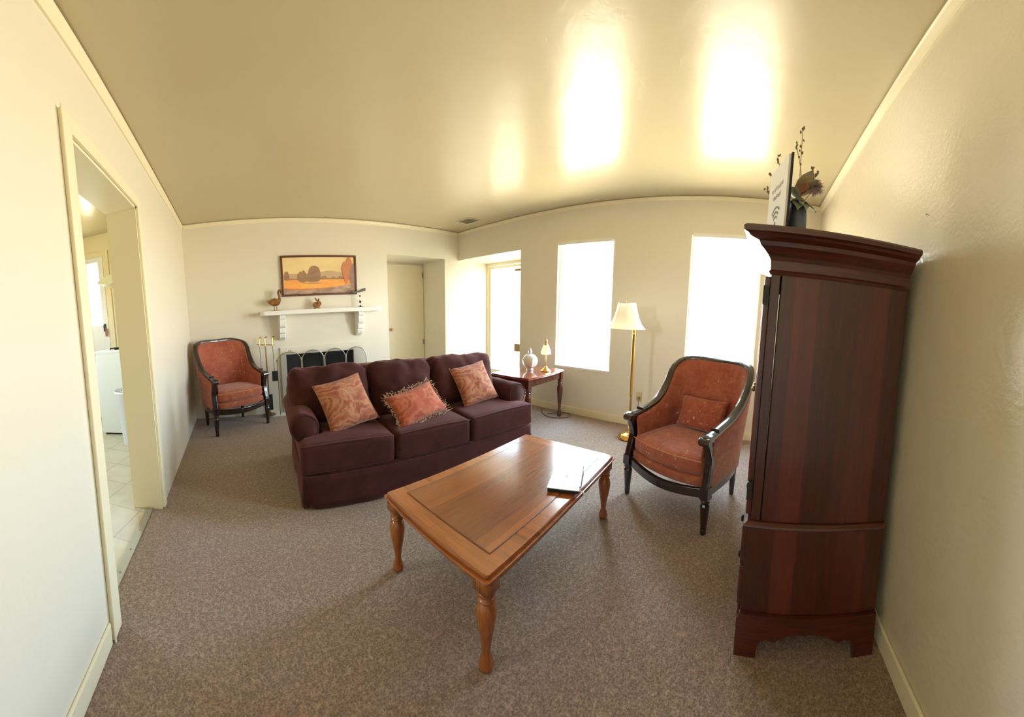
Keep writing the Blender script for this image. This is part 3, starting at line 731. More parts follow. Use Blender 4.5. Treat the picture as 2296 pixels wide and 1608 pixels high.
# back cushions
for k, (xa_, xb_) in enumerate(((-1.05, -.375), (-.375, .215), (.215, .91))):
    iw = xb_ - xa_; x = (xa_ + xb_) / 2
    if k == 0: x -= .0
    def f(p, x=x, k=k):
        q = p.copy()
        th = math.radians(-14)
        q.y, q.z = q.y * math.cos(th) - q.z * math.sin(th), q.y * math.sin(th) + q.z * math.cos(th)
        q.z += .006 * math.sin(q.x * 14 + k * 2)
        return Vector((q.x + x, q.y + .555, q.z + .655))
    # rbox local: y is thickness here
    bmq = rbox(iw / 2 - .003, .235, .10, .075, 20, puff=.045, wr=.020, seed=k * 3 + 5, nf=8)
    for v in bmq.verts:
        q = v.co; v.co = f(Vector((q.x, -q.z, q.y)))
    c_ = obj('back_cushion', bmq, sofa_m, sofa, smooth=True)
    pth = []
    for i in range(25):
        a = -1 + i / 12
        u = abs(a)
        pth.append(f(Vector((a * (iw / 2 - .025), .0, .232 - (.05 * max(0, u - .86) / .14)))))
    obj('piping', tube(pth, .005, 6), sofa_m, c_, smooth=True)

# throw pillows
def pillow_bm(hw, hh, T, seed=0, n=18):
    bm = bmesh.new(); V = {}
    for s in (-1, 1):
        for i in range(n + 1):
            for j in range(n + 1):
                u = -1 + 2 * i / n; v = -1 + 2 * j / n
                edge = i in (0, n) or j in (0, n)
                if edge and s == 1: V[s, i, j] = V[-1, i, j]; continue
                x = u * hw * (1 - .07 * (1 - v * v)); z = v * hh * (1 - .07 * (1 - u * u))
                t = T * (max(1 - u * u, 0) ** .42) * (max(1 - v * v, 0) ** .42)
                t *= 1 + .15 * noise.noise(Vector((u * 2 + seed, v * 2, s)))
                V[s, i, j] = bm.verts.new((x, s * t, z))
    for s in (-1, 1):
        for i in range(n):
            for j in range(n): bm.faces.new((V[s, i, j], V[s, i + 1, j], V[s, i + 1, j + 1], V[s, i, j + 1]))
    return bm
def place(o, bottom, right, lean, hh, roll=0):
    r_ = Vector((right[0], right[1], 0)).normalized(); back = Vector((-r_.y, r_.x, 0))
    up = (Vector((0, 0, 1)) * math.cos(lean) + back * math.sin(lean)).normalized()
    r2 = r_ * math.cos(roll) + up * math.sin(roll); u2 = -r_ * math.sin(roll) + up * math.cos(roll)
    n_ = r2.cross(u2)  # points -back
    n_ = -n_
    M_ = Matrix(((r2.x, n_.x, u2.x, 0), (r2.y, n_.y, u2.y, 0), (r2.z, n_.z, u2.z, 0), (0, 0, 0, 1)))
    ctr = Vector(bottom) + up * hh
    M_[0][3], M_[1][3], M_[2][3] = ctr
    o.matrix_world = M_
def pillow(name, label, mat, hw, hh, T, bottom, right, lean, roll, seed, fringe=False, group=None):
    if fringe:
        o = thing(name, label, 'pillow')
        obj('cushion', pillow_bm(hw, hh, T, seed), mat, o, smooth=True)
        bm = bmesh.new(); rnd = random.Random(5)
        def strand(x, z, dx, dz):
            p0 = Vector((x, 0, z)); L = rnd.uniform(.02, .045)
            a = Vector((dx, rnd.uniform(-.5, .5), dz)).normalized()
            side = Vector((-dz, rnd.uniform(-.4, .4), dx))
            pts = [p0, p0 + a * L * .5 + side * rnd.uniform(-.5, .5) * L, p0 + a * L * .9 + side * rnd.uniform(-1, 1) * L * .9]
            add_sweep(bm, catmull(pts, 3), circ(.0016, 4), up=Vector((0, 1, .1)))
        for i in range(70):
            u = -1 + 2 * (i + rnd.random()) / 70
            for sz in (-1, 1): strand(u * hw * .99, sz * hh * (1 - .07 * (1 - u * u)), rnd.uniform(-.6, .6), sz)
        for i in range(34):
            v = -1 + 2 * (i + rnd.random()) / 34
            for sx in (-1, 1): strand(sx * hw * (1 - .07 * (1 - v * v)), v * hh * .99, sx, rnd.uniform(-.6, .6))
        tag(obj('fringe', bm, fringe_m, o), 'curly beige yarn fringe', kind='stuff')
    else:
        o = thing(name, label, 'pillow', group=group)
        obj('cover', pillow_bm(hw, hh, T, seed), mat, o, smooth=True)
        pth = []
        n = 14
        for i in range(n): u = -1 + 2 * i / n; pth.append((u * hw, 0, -hh * (1 - .07 * (1 - u * u))))
        for i in range(n): u = -1 + 2 * i / n; pth.append((hw * (1 - .07 * (1 - u * u)), 0, u * hh))
        for i in range(n): u = 1 - 2 * i / n; pth.append((u * hw, 0, hh * (1 - .07 * (1 - u * u))))
        for i in range(n): u = 1 - 2 * i / n; pth.append((-hw * (1 - .07 * (1 - u * u)), 0, u * hh))
        obj('piping', tube(pth, .003, 5, closed=True, up=Vector((0, 1, 0))), mat, o, smooth=True)
    place(o, bottom, right, lean, hh, roll)
    return o
pillow('throw_pillow', 'square paisley swirl pillow at the sofa end nearest the kitchen doorway', pillow_m, .20, .20, .065, (.79, 2.215, .475), (1, -.02), .62, .20, 1)
pillow('throw_pillow', 'square paisley swirl pillow at the sofa end nearest the lamp table', pillow_m, .195, .195, .065, (1.99, 2.16, .475), (1, -.16), .55, .14, 2)
pillow('fringed_pillow', 'oblong orange fringed pillow on the middle sofa cushion', kilim_m, .235, .14, .06, (1.34, 2.10, .475), (1, .0), .75, .20, 3, True)

# ------------------------------------------------------------------ armchairs
def make_chair(label):
    t = thing('armchair', label, 'armchair', group=None)
    HWc = .315
    # plan curve of the tub back, from the left arm front round the back to the right arm front
    plan = [(-.335, .02), (-.335, .14), (-.332, .28), (-.322, .40), (-.290, .495), (-.20, .545), (0, .57), (.20, .545), (.290, .495), (.322, .40), (.332, .28), (.335, .14), (.335, .02)]
    hts = [.600, .625, .668, .765, .935, .985, .985, .985, .935, .765, .668, .625, .600]
    lean = [0, .0, .012, .035, .07, .09, .095, .09, .07, .035, .012, .0, 0]
    cp = catmull([(a, b, h) for (a, b), h in zip(plan, hts)], 5)
    cl = [p_.x for p_ in catmull([(l, 0, 0) for l in lean], 5)]
    n = len(cp)
    nrm = []
    for i in range(n):
        tt = cp[min(i + 1, n - 1)] - cp[max(i - 1, 0)]; v_ = Vector((-tt.y, tt.x, 0)).normalized()
        nrm.append(-v_ if v_.dot(Vector((cp[i].x, cp[i].y - .25, 0))) < 0 else v_)  # outward
    topline = [Vector((p_.x, p_.y, p_.z)) + nrm[i] * cl[i] for i, p_ in enumerate(cp)]
    # shell
    def shell(off, puff, z0, zo):
        bm = bmesh.new(); g_ = []
        R_ = 9
        for i in range(n):
            col_ = []
            for r_ in range(R_ + 1):
                f_ = r_ / R_; zz = z0 + (cp[i].z - zo - z0) * f_
                b_ = Vector((cp[i].x, cp[i].y, zz)) + nrm[i] * (cl[i] * f_ ** 1.3 - off)
                b_ -= nrm[i] * puff * math.sin(PI * f_) * (1 if abs(cp[i].x) < .3 or True else .4)
                col_.append(bm.verts.new(b_))
            g_.append(col_)
        for A, B in zip(g_, g_[1:]):
            for r_ in range(R_): bm.faces.new((A[r_], B[r_], B[r_ + 1], A[r_ + 1]))
        return bm
    bi = obj('back_upholstery', shell(.045, .022, .30, .012), rust_m, t, smooth=True)
    s_ = bi.modifiers.new('s', 'SOLIDIFY'); s_.thickness = .012; s_.offset = 0
    bo = obj('outer_panel', shell(-.004, -.004, .27, .012), rust_m, t, smooth=True)
    s_ = bo.modifiers.new('s', 'SOLIDIFY'); s_.thickness = .01; s_.offset = 0
    # show wood rail
    bm = bmesh.new()
    mid = [p_ - nrm[i] * .018 for i, p_ in enumerate(topline)]
    sect = [(-.030, -.017), (.030, -.017), (.032, 0), (.026, .013), (.008, .017), (-.008, .017), (-.026, .013), (-.032, 0)]
    scl = [1.0 + .18 * (1 if (i < 9 or i > n - 10) else 0) for i in range(n)]
    add_sweep(bm, mid, sect, up=lambda i: (Vector((0, 0, 1)) * 1.0 - nrm[i] * min(cl[i] * 3, .6)), scales=None)
    for sx in (-1, 1):   # scrolled arm ends
        e0 = Vector((sx * .318, 0.02, .600))
        add_sweep(bm, [e0, e0 + Vector((0, -.03, -.001)), e0 + Vector((0, -.05, -.008))], [(a * 1.15, b * 1.25) for a, b in sect])
        add_lathe(bm, [(.001, -.037), (.024, -.037), (.027, -.03), (.027, .03), (.024, .037), (.001, .037)], 16, Matrix.Translation(e0 + Vector((0, -.05, -.018))) @ Matrix.Rotation(PI / 2, 4, 'Y'))
        add_box(bm, e0.x - .031, e0.x + .031, .075, .085, .612, .64)
    obj('arm_and_back_rail', bm, espresso_m, t, smooth=False, bevel=.003)
    # front posts
    for sx in (-1, 1):
        pth = catmull([(sx * .322, -.02, .585), (sx * .322, .012, .52), (sx * .325, .03, .45), (sx * .328, .012, .36), (sx * .33, -.005, .28), (sx * .33, 0, .215)], 5)
        bm = bmesh.new(); add_sweep(bm, pth, [(-.024, -.02), (.024, -.02), (.024, .02), (-.024, .02)], up=Vector((0, 1, 0)))
        obj('arm_post', bm, espresso_m, t, bevel=.005)
    lp = [(.017, 0), (.019, .006), (.0195, .03), (.022, .034), (.0195, .038), (.021, .07), (.027, .15), (.030, .185), (.024, .20), (.031, .208), (.031, .216), (.024, .222), (.029, .232)]
    for sx in (-1, 1):
        bm = lathe(lp, 12, mod=lambda a, z: 1 + (.05 * math.cos(a * 12) if .04 < z < .19 else 0))
        add_box(bm, -.030, .030, -.028, .028, .226, .30)
        o = obj('leg', bm, espresso_m, t, loc=(sx * .33, 0, 0), bevel=.002)
        bm = lathe([(.017, 0), (.019, .02), (.027, .24)], 10); add_box(bm, -.027, .027, -.027, .027, .22, .30)
        o = obj('leg', bm, espresso_m, t, loc=(sx * .245, .53, 0))
    # seat rail
    bm = bmesh.new()
    fr = catmull([(-.30, .0, .255), (-.15, -.035, .24), (0, -.048, .232), (.15, -.035, .24), (.30, .0, .255)], 5)
    add_sweep(bm, fr, [(-.014, -.028), (.014, -.028), (.014, .028), (-.014, .028)])
    for sx in (-1, 1): add_sweep(bm, catmull([(sx * .33, .02, .258), (sx * .33, .25, .258), (sx * .30, .42, .258), (sx * .245, .54, .258)], 5), [(-.012, -.028), (.012, -.028), (.012, .028), (-.012, .028)])
    add_sweep(bm, catmull([(.25, .55, .258), (0, .59, .258), (-.25, .55, .258)], 6), [(-.012, -.028), (.012, -.028), (.012, .028), (-.012, .028)])
    obj('seat_rail', bm, espresso_m, t, bevel=.003)
    def wrap(p):
        k = (p.x / .29); q = Vector(p)
        if q.y < 0: q.y -= .045 * (1 - k * k) * (-q.y / .27)
        else: q.x *= 1 - .20 * (q.y / .27) ** 2
        return q
    def f1(p): q = wrap(p); return Vector((q.x, q.y + .27, q.z + .31))
    obj('seat_deck', rbox(.30, .27, .035, .02, 10, fn=f1), rust_m, t, smooth=True)
    def f2(p): q = wrap(p); return Vector((q.x, q.y + .265, q.z + .40))
    c_ = obj('seat_cushion', rbox(.292, .265, .055, .035, 16, puff=.028, wr=.003, seed=4, fn=f2, nf=5), rust_m, t, smooth=True)
    pth = [f2(Vector((a * .285, -.262, .040))) for a in [i / 10 - 1 for i in range(21)]]
    obj('piping', tube(pth, .0045, 6), Mat('pale_piping', srgb(186, 120, 84), .7).m if 'pale_piping' not in bpy.data.materials else bpy.data.materials['pale_piping'], c_)
    return t
def copy_tree(o, parent=None):
    c_ = o.copy(); C.objects.link(c_)
    if parent is not None: c_.parent = parent
    for ch in list(o.children): copy_tree(ch, c_)
    return c_
ch1 = make_chair('rust patterned armchair with carved dark frame beside the fireplace')
ch1.location = (.03, 3.86, 0); ch1.rotation_euler[2] = math.radians(29); ch1.scale = (1.07, .88, 1.08)
ch2 = copy_tree(ch1)
ch2['label'] = 'rust patterned armchair with lumbar cushion in front of the bright window'
ch2.location = (2.035, .508, 0); ch2.rotation_euler[2] = math.radians(-114); ch2.scale = (1, 1, 1)
ch1['group'] = ch2['group'] = 'matching rust armchairs'
# lumbar cushion on the second chair
th = math.radians(-114)
def loc2(x, y, z): return Vector((2.035 + x * math.cos(th) - y * math.sin(th), .508 + x * math.sin(th) + y * math.cos(th), z))
b = loc2(0, .375, .475); rgt = loc2(1, 0, 0) - loc2(0, 0, 0)
o = thing('lumbar_pillow', 'oblong rust pillow leaning against the back of the window armchair', 'pillow')
obj('cover', pillow_bm(.205, .125, .055, 9), rust_m, o, smooth=True)
place(o, b, rgt, .38, .125, .03)

# ------------------------------------------------------------------ end table with lamp and decanter
EH = .60
t = thing('end_table', 'red brown bow-edged end table on turned legs beside the sofa arm', 'table', (3.035, 2.44, 0), math.radians(4))
ehx, ehy = .385, .27
def bow2(hx, hy, b):
    n = 12; P_ = []
    for i in range(n): u = -1 + 2 * i / n; P_.append((u * hx, -hy - b * (1 - u * u)))
    for i in range(n): u = -1 + 2 * i / n; P_.append((hx + b * (1 - u * u) * .6, u * hy))
    for i in range(n): u = 1 - 2 * i / n; P_.append((u * hx, hy + b * (1 - u * u)))
    for i in range(n): u = 1 - 2 * i / n; P_.append((-hx - b * (1 - u * u) * .6, u * hy))
    return P_
bm = prism(bow2(ehx, ehy, .03), .010, 'z', off=EH - .022); add_prism(bm, bow2(ehx - .01, ehy - .01, .03), .012, 'z', off=EH - .012)
obj('tabletop', bm, maple_x, t, bevel=.003)
for b4 in ((-ehx + .05, ehx - .05, -ehy + .02, -ehy + .04), (-ehx + .05, ehx - .05, ehy - .04, ehy - .02), (-ehx + .02, -ehx + .04, -ehy + .05, ehy - .05), (ehx - .04, ehx - .02, -ehy + .05, ehy - .05)):
    obj('apron', box(*b4, EH - .105, EH - .022), maple_z, t, bevel=.003)
for sx in (-1, 1):
    for sy in (-1, 1): obj('leg', leg_bm(EH - .022, .92, .095, .028), maple_z, t, smooth=False, loc=(sx * (ehx - .035), sy * (ehy - .035), 0))
# brass table lamp
t = thing('table_lamp', 'small brass table lamp with tilted white pleated shade on the end table', 'lamp', (3.175, 2.295, EH))
obj('base', lathe([(.062, 0), (.065, .006), (.06, .014), (.045, .02), (.04, .03), (.022, .04), (.018, .055), (.008, .065)], 28), brass_m, t, smooth=True)
obj('stem', tube([(0, 0, .06), (0, 0, .24)], .0055, 8, up=Vector((0, 1, 0))), brass_m, t)
Ms = Matrix.Translation((0, 0, .27)) @ Matrix.Rotation(-.16, 4, 'Y') @ Matrix.Rotation(.12, 4, 'X')
obj('lamp_shade', lathe([(.060, -.055), (.056, -.035), (.046, 0), (.034, .035), (.026, .055)], 40, Ms, False, mod=lambda a, z: 1 + .03 * math.cos(20 * a)), shade_m, t, smooth=True)
obj('shade_holder', lathe([(.026, .05), (.012, .062), (.009, .075), (.014, .085), (.014, .105), (.006, .115), (.006, .125)], 16, Ms), brass_m, t, smooth=True)
# glass decanter
t = thing('glass_decanter', 'round ribbed clear glass decanter with stopper on the end table', 'decanter', (3.10, 2.475, EH))
R_ = .093
pr = [(.04, 0), (.042, .018), (.034, .024)] + [(R_ * math.sin(a), .024 + R_ * .97 - R_ * .97 * math.cos(a)) for a in [.42 + i * (PI - .42 - .25) / 12 for i in range(13)]]
obj('body', lathe(pr + [(.018, .195), (.022, .20)], 32, mod=lambda a, z: 1 + .018 * math.cos(16 * a)), crystal_m, t, smooth=True)
obj('stopper', lathe([(.010, .198), (.012, .208), (.024, .222), (.022, .238), (.010, .25), (.014, .262), (.002, .272)], 14), crystal_m, t, smooth=True)
# cord on the floor
p = catmull([(3.50, 2.58, .008), (3.40, 2.50, .008), (3.33, 2.42, .008), (3.28, 2.30, .008), (3.32, 2.18, .008), (3.42, 2.11, .008), (3.52, 2.14, .008), (3.54, 2.24, .008), (3.46, 2.33, .008), (3.36, 2.38, .008)], 6)
tag(obj('power_cord', tube(p, .005, 6), cord_m), 'brown power cord coiled on the carpet under the end table', 'cord')

# ------------------------------------------------------------------ floor lamp
t = thing('floor_lamp', 'brass swing arm floor lamp with white bell shade between the windows', 'lamp', (3.20, 1.205, 0))
obj('base', lathe([(.118, 0), (.122, .012), (.118, .026), (.10, .034), (.095, .045), (.08, .05), (.045, .058), (.03, .075), (.02, .095), (.028, .105), (.02, .115), (.012, .13)], 36), brass_m, t, smooth=True)
obj('pole', lathe([(.011, .12), (.011, .46), (.016, .465), (.014, .475), (.016, .70), (.017, 1.10), (.024, 1.11), (.012, 1.125), (.018, 1.14), (.02, 1.15), (.01, 1.16), (.01, 1.18)], 14), brass_m, t, smooth=True)
dv = Vector((-.352, .936, 0)).normalized() * .085   # shade sits off to the side of the pole
obj('swing_arm', tube([(0, 0, 1.172), (dv.x * .5, dv.y * .5, 1.175), (dv.x, dv.y, 1.172), (dv.x, dv.y, 1.23)], .006, 8, up=Vector((.9, .4, .1))), brass_m, t)
M8 = Matrix.Translation((dv.x, dv.y, 0))
sp_ = [(.200, 1.165), (.186, 1.178), (.158, 1.215), (.130, 1.275), (.108, 1.35), (.092, 1.425)]
obj('lamp_shade', lathe(sp_, 48, M8, False, mod=lambda a, z: 1 - .05 * abs(math.cos(4 * a)) ** .6 + .02), shade_m, t, smooth=True)
bm = tube([M8 @ Vector((.088 * math.cos(2 * PI * i / 32), .088 * math.sin(2 * PI * i / 32), 1.427)) for i in range(32)], .004, 6, closed=True)
add_sweep(bm, [M8 @ Vector((-.088, 0, 1.425)), M8 @ Vector((.088, 0, 1.425))], circ(.002, 5))
add_sweep(bm, [M8 @ Vector((0, -.088, 1.425)), M8 @ Vector((0, .088, 1.425))], circ(.002, 5))
obj('shade_ring', bm, white_m, t)
obj('socket', lathe([(.008, 1.20), (.02, 1.21), (.02, 1.27), (.012, 1.28)], 14, M8), brass_m, t)
obj('harp', tube([M8 @ Vector(p_) for p_ in ((.0, .0, 1.25), (.045, 0, 1.30), (.04, 0, 1.38), (0, 0, 1.425), (-.04, 0, 1.38), (-.045, 0, 1.30), (0, 0, 1.25))], .002, 5, up=Vector((0, 1, 0))), brass_m, t)
obj('finial', lathe([(.004, 1.425), (.008, 1.435), (.004, 1.445), (.006, 1.452), (.001, 1.46)], 12, M8), brass_m, t)
p = catmull([(3.57, 1.25, .345), (3.575, 1.25, .15), (3.55, 1.25, .012), (3.45, 1.24, .008), (3.31, 1.215, .008)], 6)
tag(obj('lamp_cord', tube(p, .003, 6), cord_m), 'thin cord running from the floor lamp to the wall outlet', 'cord')

# ------------------------------------------------------------------ armoire
AR = math.radians(3.5)
AW, AD = .70, .545
# local frame: x = width away from the camera, y = depth towards the room (front at y=+)
ar = thing('armoire', 'tall dark cherry armoire with flared cornice against the near wall', 'armoire', (1.182, -.580, 0), -AR)
zb0, zb1, zw, zt_ = .0, .17, .525, 1.535
obj('lower_body', box(0, AW, 0, AD, .175, zw), cherry_z, ar, bevel=.004)
obj('upper_body', box(.008, AW - .008, .0, AD - .052, zw + .02, zt_), cherry_z, ar, bevel=.003)
obj('face_frame', box(.008, AW - .008, AD - .047, AD - .012, zw + .02, zt_), cherry_z, ar, bevel=.003)
def ring_mold(prof, z0, x0, x1, yb, yf):
    """moulding running along left side, front, right side; prof: (out, z)"""
    bm = bmesh.new(); rs = []
    for (o_, z) in prof:
        rs.append([bm.verts.new(v_) for v_ in ((x0 - o_, yb, z0 + z), (x0 - o_, yf + o_, z0 + z), (x1 + o_, yf + o_, z0 + z), (x1 + o_, yb, z0 + z))])
    n = len(rs)
    for i in range(n):
        A, B = rs[i], rs[(i + 1) % n]
        for k in range(3): bm.faces.new((A[k], A[k + 1], B[k + 1], B[k]))
    for k in (0, 3): bm.faces.new([r[k] for r in rs])
    return bm
obj('waist_moulding', ring_mold([(-.01, 0), (.008, 0), (.014, .006), (.012, .014), (0, .022), (-.01, .022)], zw - .001, 0, AW, 0, AD), cherry_y, ar)
obj('cornice', ring_mold([(-.01, -.05), (.004, -.05), (.010, -.04), (.004, -.032), (.006, 0), (.014, .015), (.030, .032), (.044, .044), (.050, .058), (.068, .062), (.080, .066), (.086, .073), (.100, .078), (.102, .092), (.094, .1), (-.01, .1)], zt_, .008, AW - .008, 0, AD - .012), cherry_y, ar)
obj('top_board', box(0, AW, 0, AD, zt_ + .06, zt_ + .099), cherry_y, ar)
# base with bracket feet
sd = [(0, .0), (.085, 0), (.088, .05), (.10, .075), (.125, .08), (.15, .072), (.175, .085), (.20, .10), (.25, .108), (AD / 2 + .01, .112)]
pts = [(a, b) for a, b in sd] + [(AD - a + .012, b) for a, b in reversed(sd)]
pts = [(a - .0, b) for a, b in pts] + [(AD + .012, .155), (AD + .0, .175), (0, .175), (0, .155)]
bm = bmesh.new(); add_prism(bm, pts, .022, 'x', off=-.014); add_prism(bm, pts, .022, 'x', off=AW - .008)
fr = [(0, 0), (.085, 0), (.088, .05), (.10, .075), (.15, .08), (.22, .10), (AW / 2, .112)]
pts = fr + [(AW - a, b) for a, b in reversed(fr)] + [(AW, .17), (0, .17)]
add_prism(bm, pts, .022, 'y', off=AD - .010)
obj('bracket_base', bm, cherry_y, ar, bevel=.003)
# doors and drawers on the front (y = AD)
for x0, x1, kx in ((.02, AW / 2 - .002, AW / 2 - .04), (AW / 2 + .002, AW - .02, AW / 2 + .04)):
    dr = obj('door', box(x0, x1, AD - .012, AD + .010, zw + .035, zt_ - .055), cherry_z, ar, bevel=.003)
    obj('door_panel', box(x0 + .07, x1 - .07, AD + .008, AD + .016, zw + .12, zt_ - .14), cherry_z, dr, bevel=.004)
    obj('knob', lathe([(.006, 0), (.006, .014), (.015, .02), (.015, .028), (.004, .034)], 12, Matrix.Translation((kx, AD + .008, 1.0)) @ Matrix.Rotation(-PI / 2, 4, 'X')), oldbrass_m, dr, smooth=True)
    for z in (zw + .10, zt_ - .16):
        obj('hinge', box((x0 - .014) if x0 < .1 else x1 + .002, (x0 - .002) if x0 < .1 else x1 + .014, AD - .006, AD + .012, z, z + .07), iron_m, dr)
for z0, z1 in ((.185, .345), (.352, .512)):
    dr = obj('drawer', box(.02, AW - .02, AD - .002, AD + .018, z0, z1), cherry_y, ar, bevel=.004)
    for kx in (.2, AW - .2):
        obj('knob', lathe([(.008, 0), (.008, .006), (.015, .010), (.015, .016), (.006, .02)], 14, Matrix.Translation((kx, AD + .016, (z0 + z1) / 2)) @ Matrix.Rotation(-PI / 2, 4, 'X')), iron_m, dr, smooth=True)
AT = zt_ + .10
def aloc(x, y): return (1.182 + x * math.cos(AR) + y * math.sin(AR), -.580 - x * math.sin(AR) + y * math.cos(AR))
# wifi sign, standing on the armoire
Lx, Ly = aloc(.10, .435); 
t = thing('wifi_sign', 'white black-framed sign with a wireless symbol standing on the armoire', 'sign', (1.303, -.086, AT), math.radians(15.5))
SW, SH = .226, .325
obj('board', box(0, SW, -.005, .004, 0.001, SH), white_m, t)
obj('frame', prism([(-.008, -.0), (SW + .006, -.0), (SW + .006, SH + .004), (-.008, SH + .004)], .008, 'y', off=-.013), black_m, t)
bm = bmesh.new()
# symbol: arcs facing the room side (+y)
for r0 in (.024, .043, .062):
    pts = [(SW / 2 + (r0 + .008) * math.cos(PI / 4 + PI / 2 * i / 10), .088 + (r0 + .008) * math.sin(PI / 4 + PI / 2 * i / 10)) for i in range(11)] + \
          [(SW / 2 + r0 * math.cos(PI / 4 + PI / 2 * i / 10), .088 + r0 * math.sin(PI / 4 + PI / 2 * i / 10)) for i in range(10, -1, -1)]
    add_prism(bm, pts, .0012, 'y', off=.004)
add_prism(bm, [(SW / 2 + .009 * math.cos(PI * i / 6), .088 + .009 * math.sin(PI * i / 6)) for i in range(12)], .0012, 'y', off=.004)
obj('wireless_symbol', bm, grey_m, t)
bm = bmesh.new()
for k_, (z_, l_) in enumerate(((.235, .14), (.20, .10))):
    pth = [Vector((SW / 2 + l_ * (.5 - i / 40), .0045, z_ + .008 * math.sin(i * 1.3 + k_) + .004 * math.sin(i * 2.9))) for i in range(41)]
    add_sweep(bm, pth, circ(.0009, 4), up=Vector((0, 1, 0)))
obj('script_lettering', bm, Mat('faint_grey', srgb(196, 192, 190), .6).m, t)
# vase with dried flowers
vx, vy = 1.46, -.150
t = thing('metal_vase', 'dark blue grey metal vase on the armoire behind the sign', 'vase', (vx, vy, AT))
obj('body', lathe([(.040, 0), (.043, .004), (.043, .06), (.042, .11), (.040, .15), (.036, .18), (.036, .19), (.040, .2)], 28), zinc_m, t, smooth=True)
obj('rim', tube([(.040 * math.cos(2 * PI * i / 24), .040 * math.sin(2 * PI * i / 24), .2) for i in range(24)], .003, 6, closed=True), zinc_m, t)
t = thing('dried_bouquet', 'bunch of dried leaves and flowers standing in the metal vase', 'dried flowers', (vx, vy, AT + .185))
stem_m = Mat('dry_stem', srgb(150, 138, 112), .8).m
rnd = random.Random(11)
def stem(p0, p1, bend=.02, r=.0016, buds=0, bm=None):
    p0 = Vector(p0); p1 = Vector(p1); mid = (p0 + p1) / 2 + Vector((rnd.uniform(-bend, bend), rnd.uniform(-bend, bend), 0))
    pth = catmull([p0, mid, p1], 6)
    add_sweep(bm, pth, circ(r, 5), up=Vector((.9, .3, .1)))
    return pth
bm = bmesh.new(); bb = bmesh.new()
def bud(bmx, p, s):
    add_lathe(bmx, [(.0005, -s * 1.6), (s * .8, -s * .6), (s, 0), (s * .6, s), (.0005, s * 1.8)], 8, Matrix.Translation(p) @ Matrix.Rotation(rnd.uniform(-.6, .6), 4, 'X') @ Matrix.Rotation(rnd.uniform(-.6, .6), 4, 'Y'))
for tip in ((.0, .01, .33), (.09, .10, .235), (.115, .13, .17), (.0, -.05, .17), (.0, -.07, .15), (.03, .03, .275), (.13, .145, .11)):
    pth = stem((rnd.uniform(-.01, .01), rnd.uniform(-.01, .01), 0), tip, .03, .0016, bm=bm)
    for k in range(7):
        p_ = pth[-1 - int(k * .8)] if k < 6 else pth[-1]
        bud(bb, p_ + Vector((rnd.uniform(-.008, .008), rnd.uniform(-.008, .008), rnd.uniform(-.005, .012))), rnd.uniform(.003, .006))
obj('stem', bm, stem_m, t); tag(obj('seed_heads', bb, Mat('seed_grey', srgb(128, 116, 96), .85).m, t), kind='stuff')
def leaf(p0, d, L, Wd, mat, curl=.3):
    d = Vector(d).normalized(); s = d.cross(Vector((0, 0, 1))).normalized(); u_ = s.cross(d)
    bm = bmesh.new(); rows = []
    n = 8
    for i in range(n + 1):
        f_ = i / n; w_ = Wd * math.sin(PI * min(f_ * 1.05, 1)) ** .8 + .0006; c0 = Vector(p0) + d * L * f_ - u_ * curl * L * f_ * f_
        rows.append([bm.verts.new(c0 + s * w_ * k + u_ * (.22 * w_ * abs(k) + .003 * math.sin(i * 2 + k))) for k in (-1, -.5, 0, .5, 1)])
    for A, B in zip(rows, rows[1:]):
        for k in range(4): bm.faces.new((A[k], A[k + 1], B[k + 1], B[k]))
    o = obj('leaf', bm, mat, t, smooth=True); s_ = o.modifiers.new('s', 'SOLIDIFY'); s_.thickness = .0012
green = Mat('dry_green', srgb(168, 174, 146), .7).m; olive = Mat('dry_olive', srgb(176, 166, 134), .7).m; peach = Mat('dry_peach', srgb(214, 158, 124), .7).m
for d_, L, W2_, m2, z_ in (((-.3, -.9, -.15), .085, .026, green, .02), ((-.9, -.5, -.5), .08, .028, green, .03), ((-.8, .1, -.6), .085, .026, green, .04), ((-.5, -.5, .6), .11, .034, olive, .05), ((-.3, -.2, .9), .12, .036, olive, .04), ((-.9, -.1, .5), .09, .03, peach, .05), ((.1, -.8, .6), .10, .03, olive, .04), ((-.5, .6, .5), .10, .03, green, .03), ((.5, .2, .7), .1, .03, olive, .04)):
    leaf((0, 0, z_), d_, L, W2_, m2)
bm = bmesh.new()
ctr = Vector((-.02, -.065, .085))
for k in range(150):
    v_ = Vector((rnd.gauss(0, 1), rnd.gauss(0, 1), rnd.gauss(0, 1))).normalized()
    L = rnd.uniform(.022, .042)
    add_sweep(bm, [ctr, ctr + v_ * L * .6, ctr + v_ * L], circ(.0022, 4), up=Vector((.3, .2, .9)), scales=[.5, 1, .3])
tag(obj('thistle_head', bm, Mat('mauve_dry', srgb(170, 148, 154), .85).m, t), 'mauve spiky dried flower head')

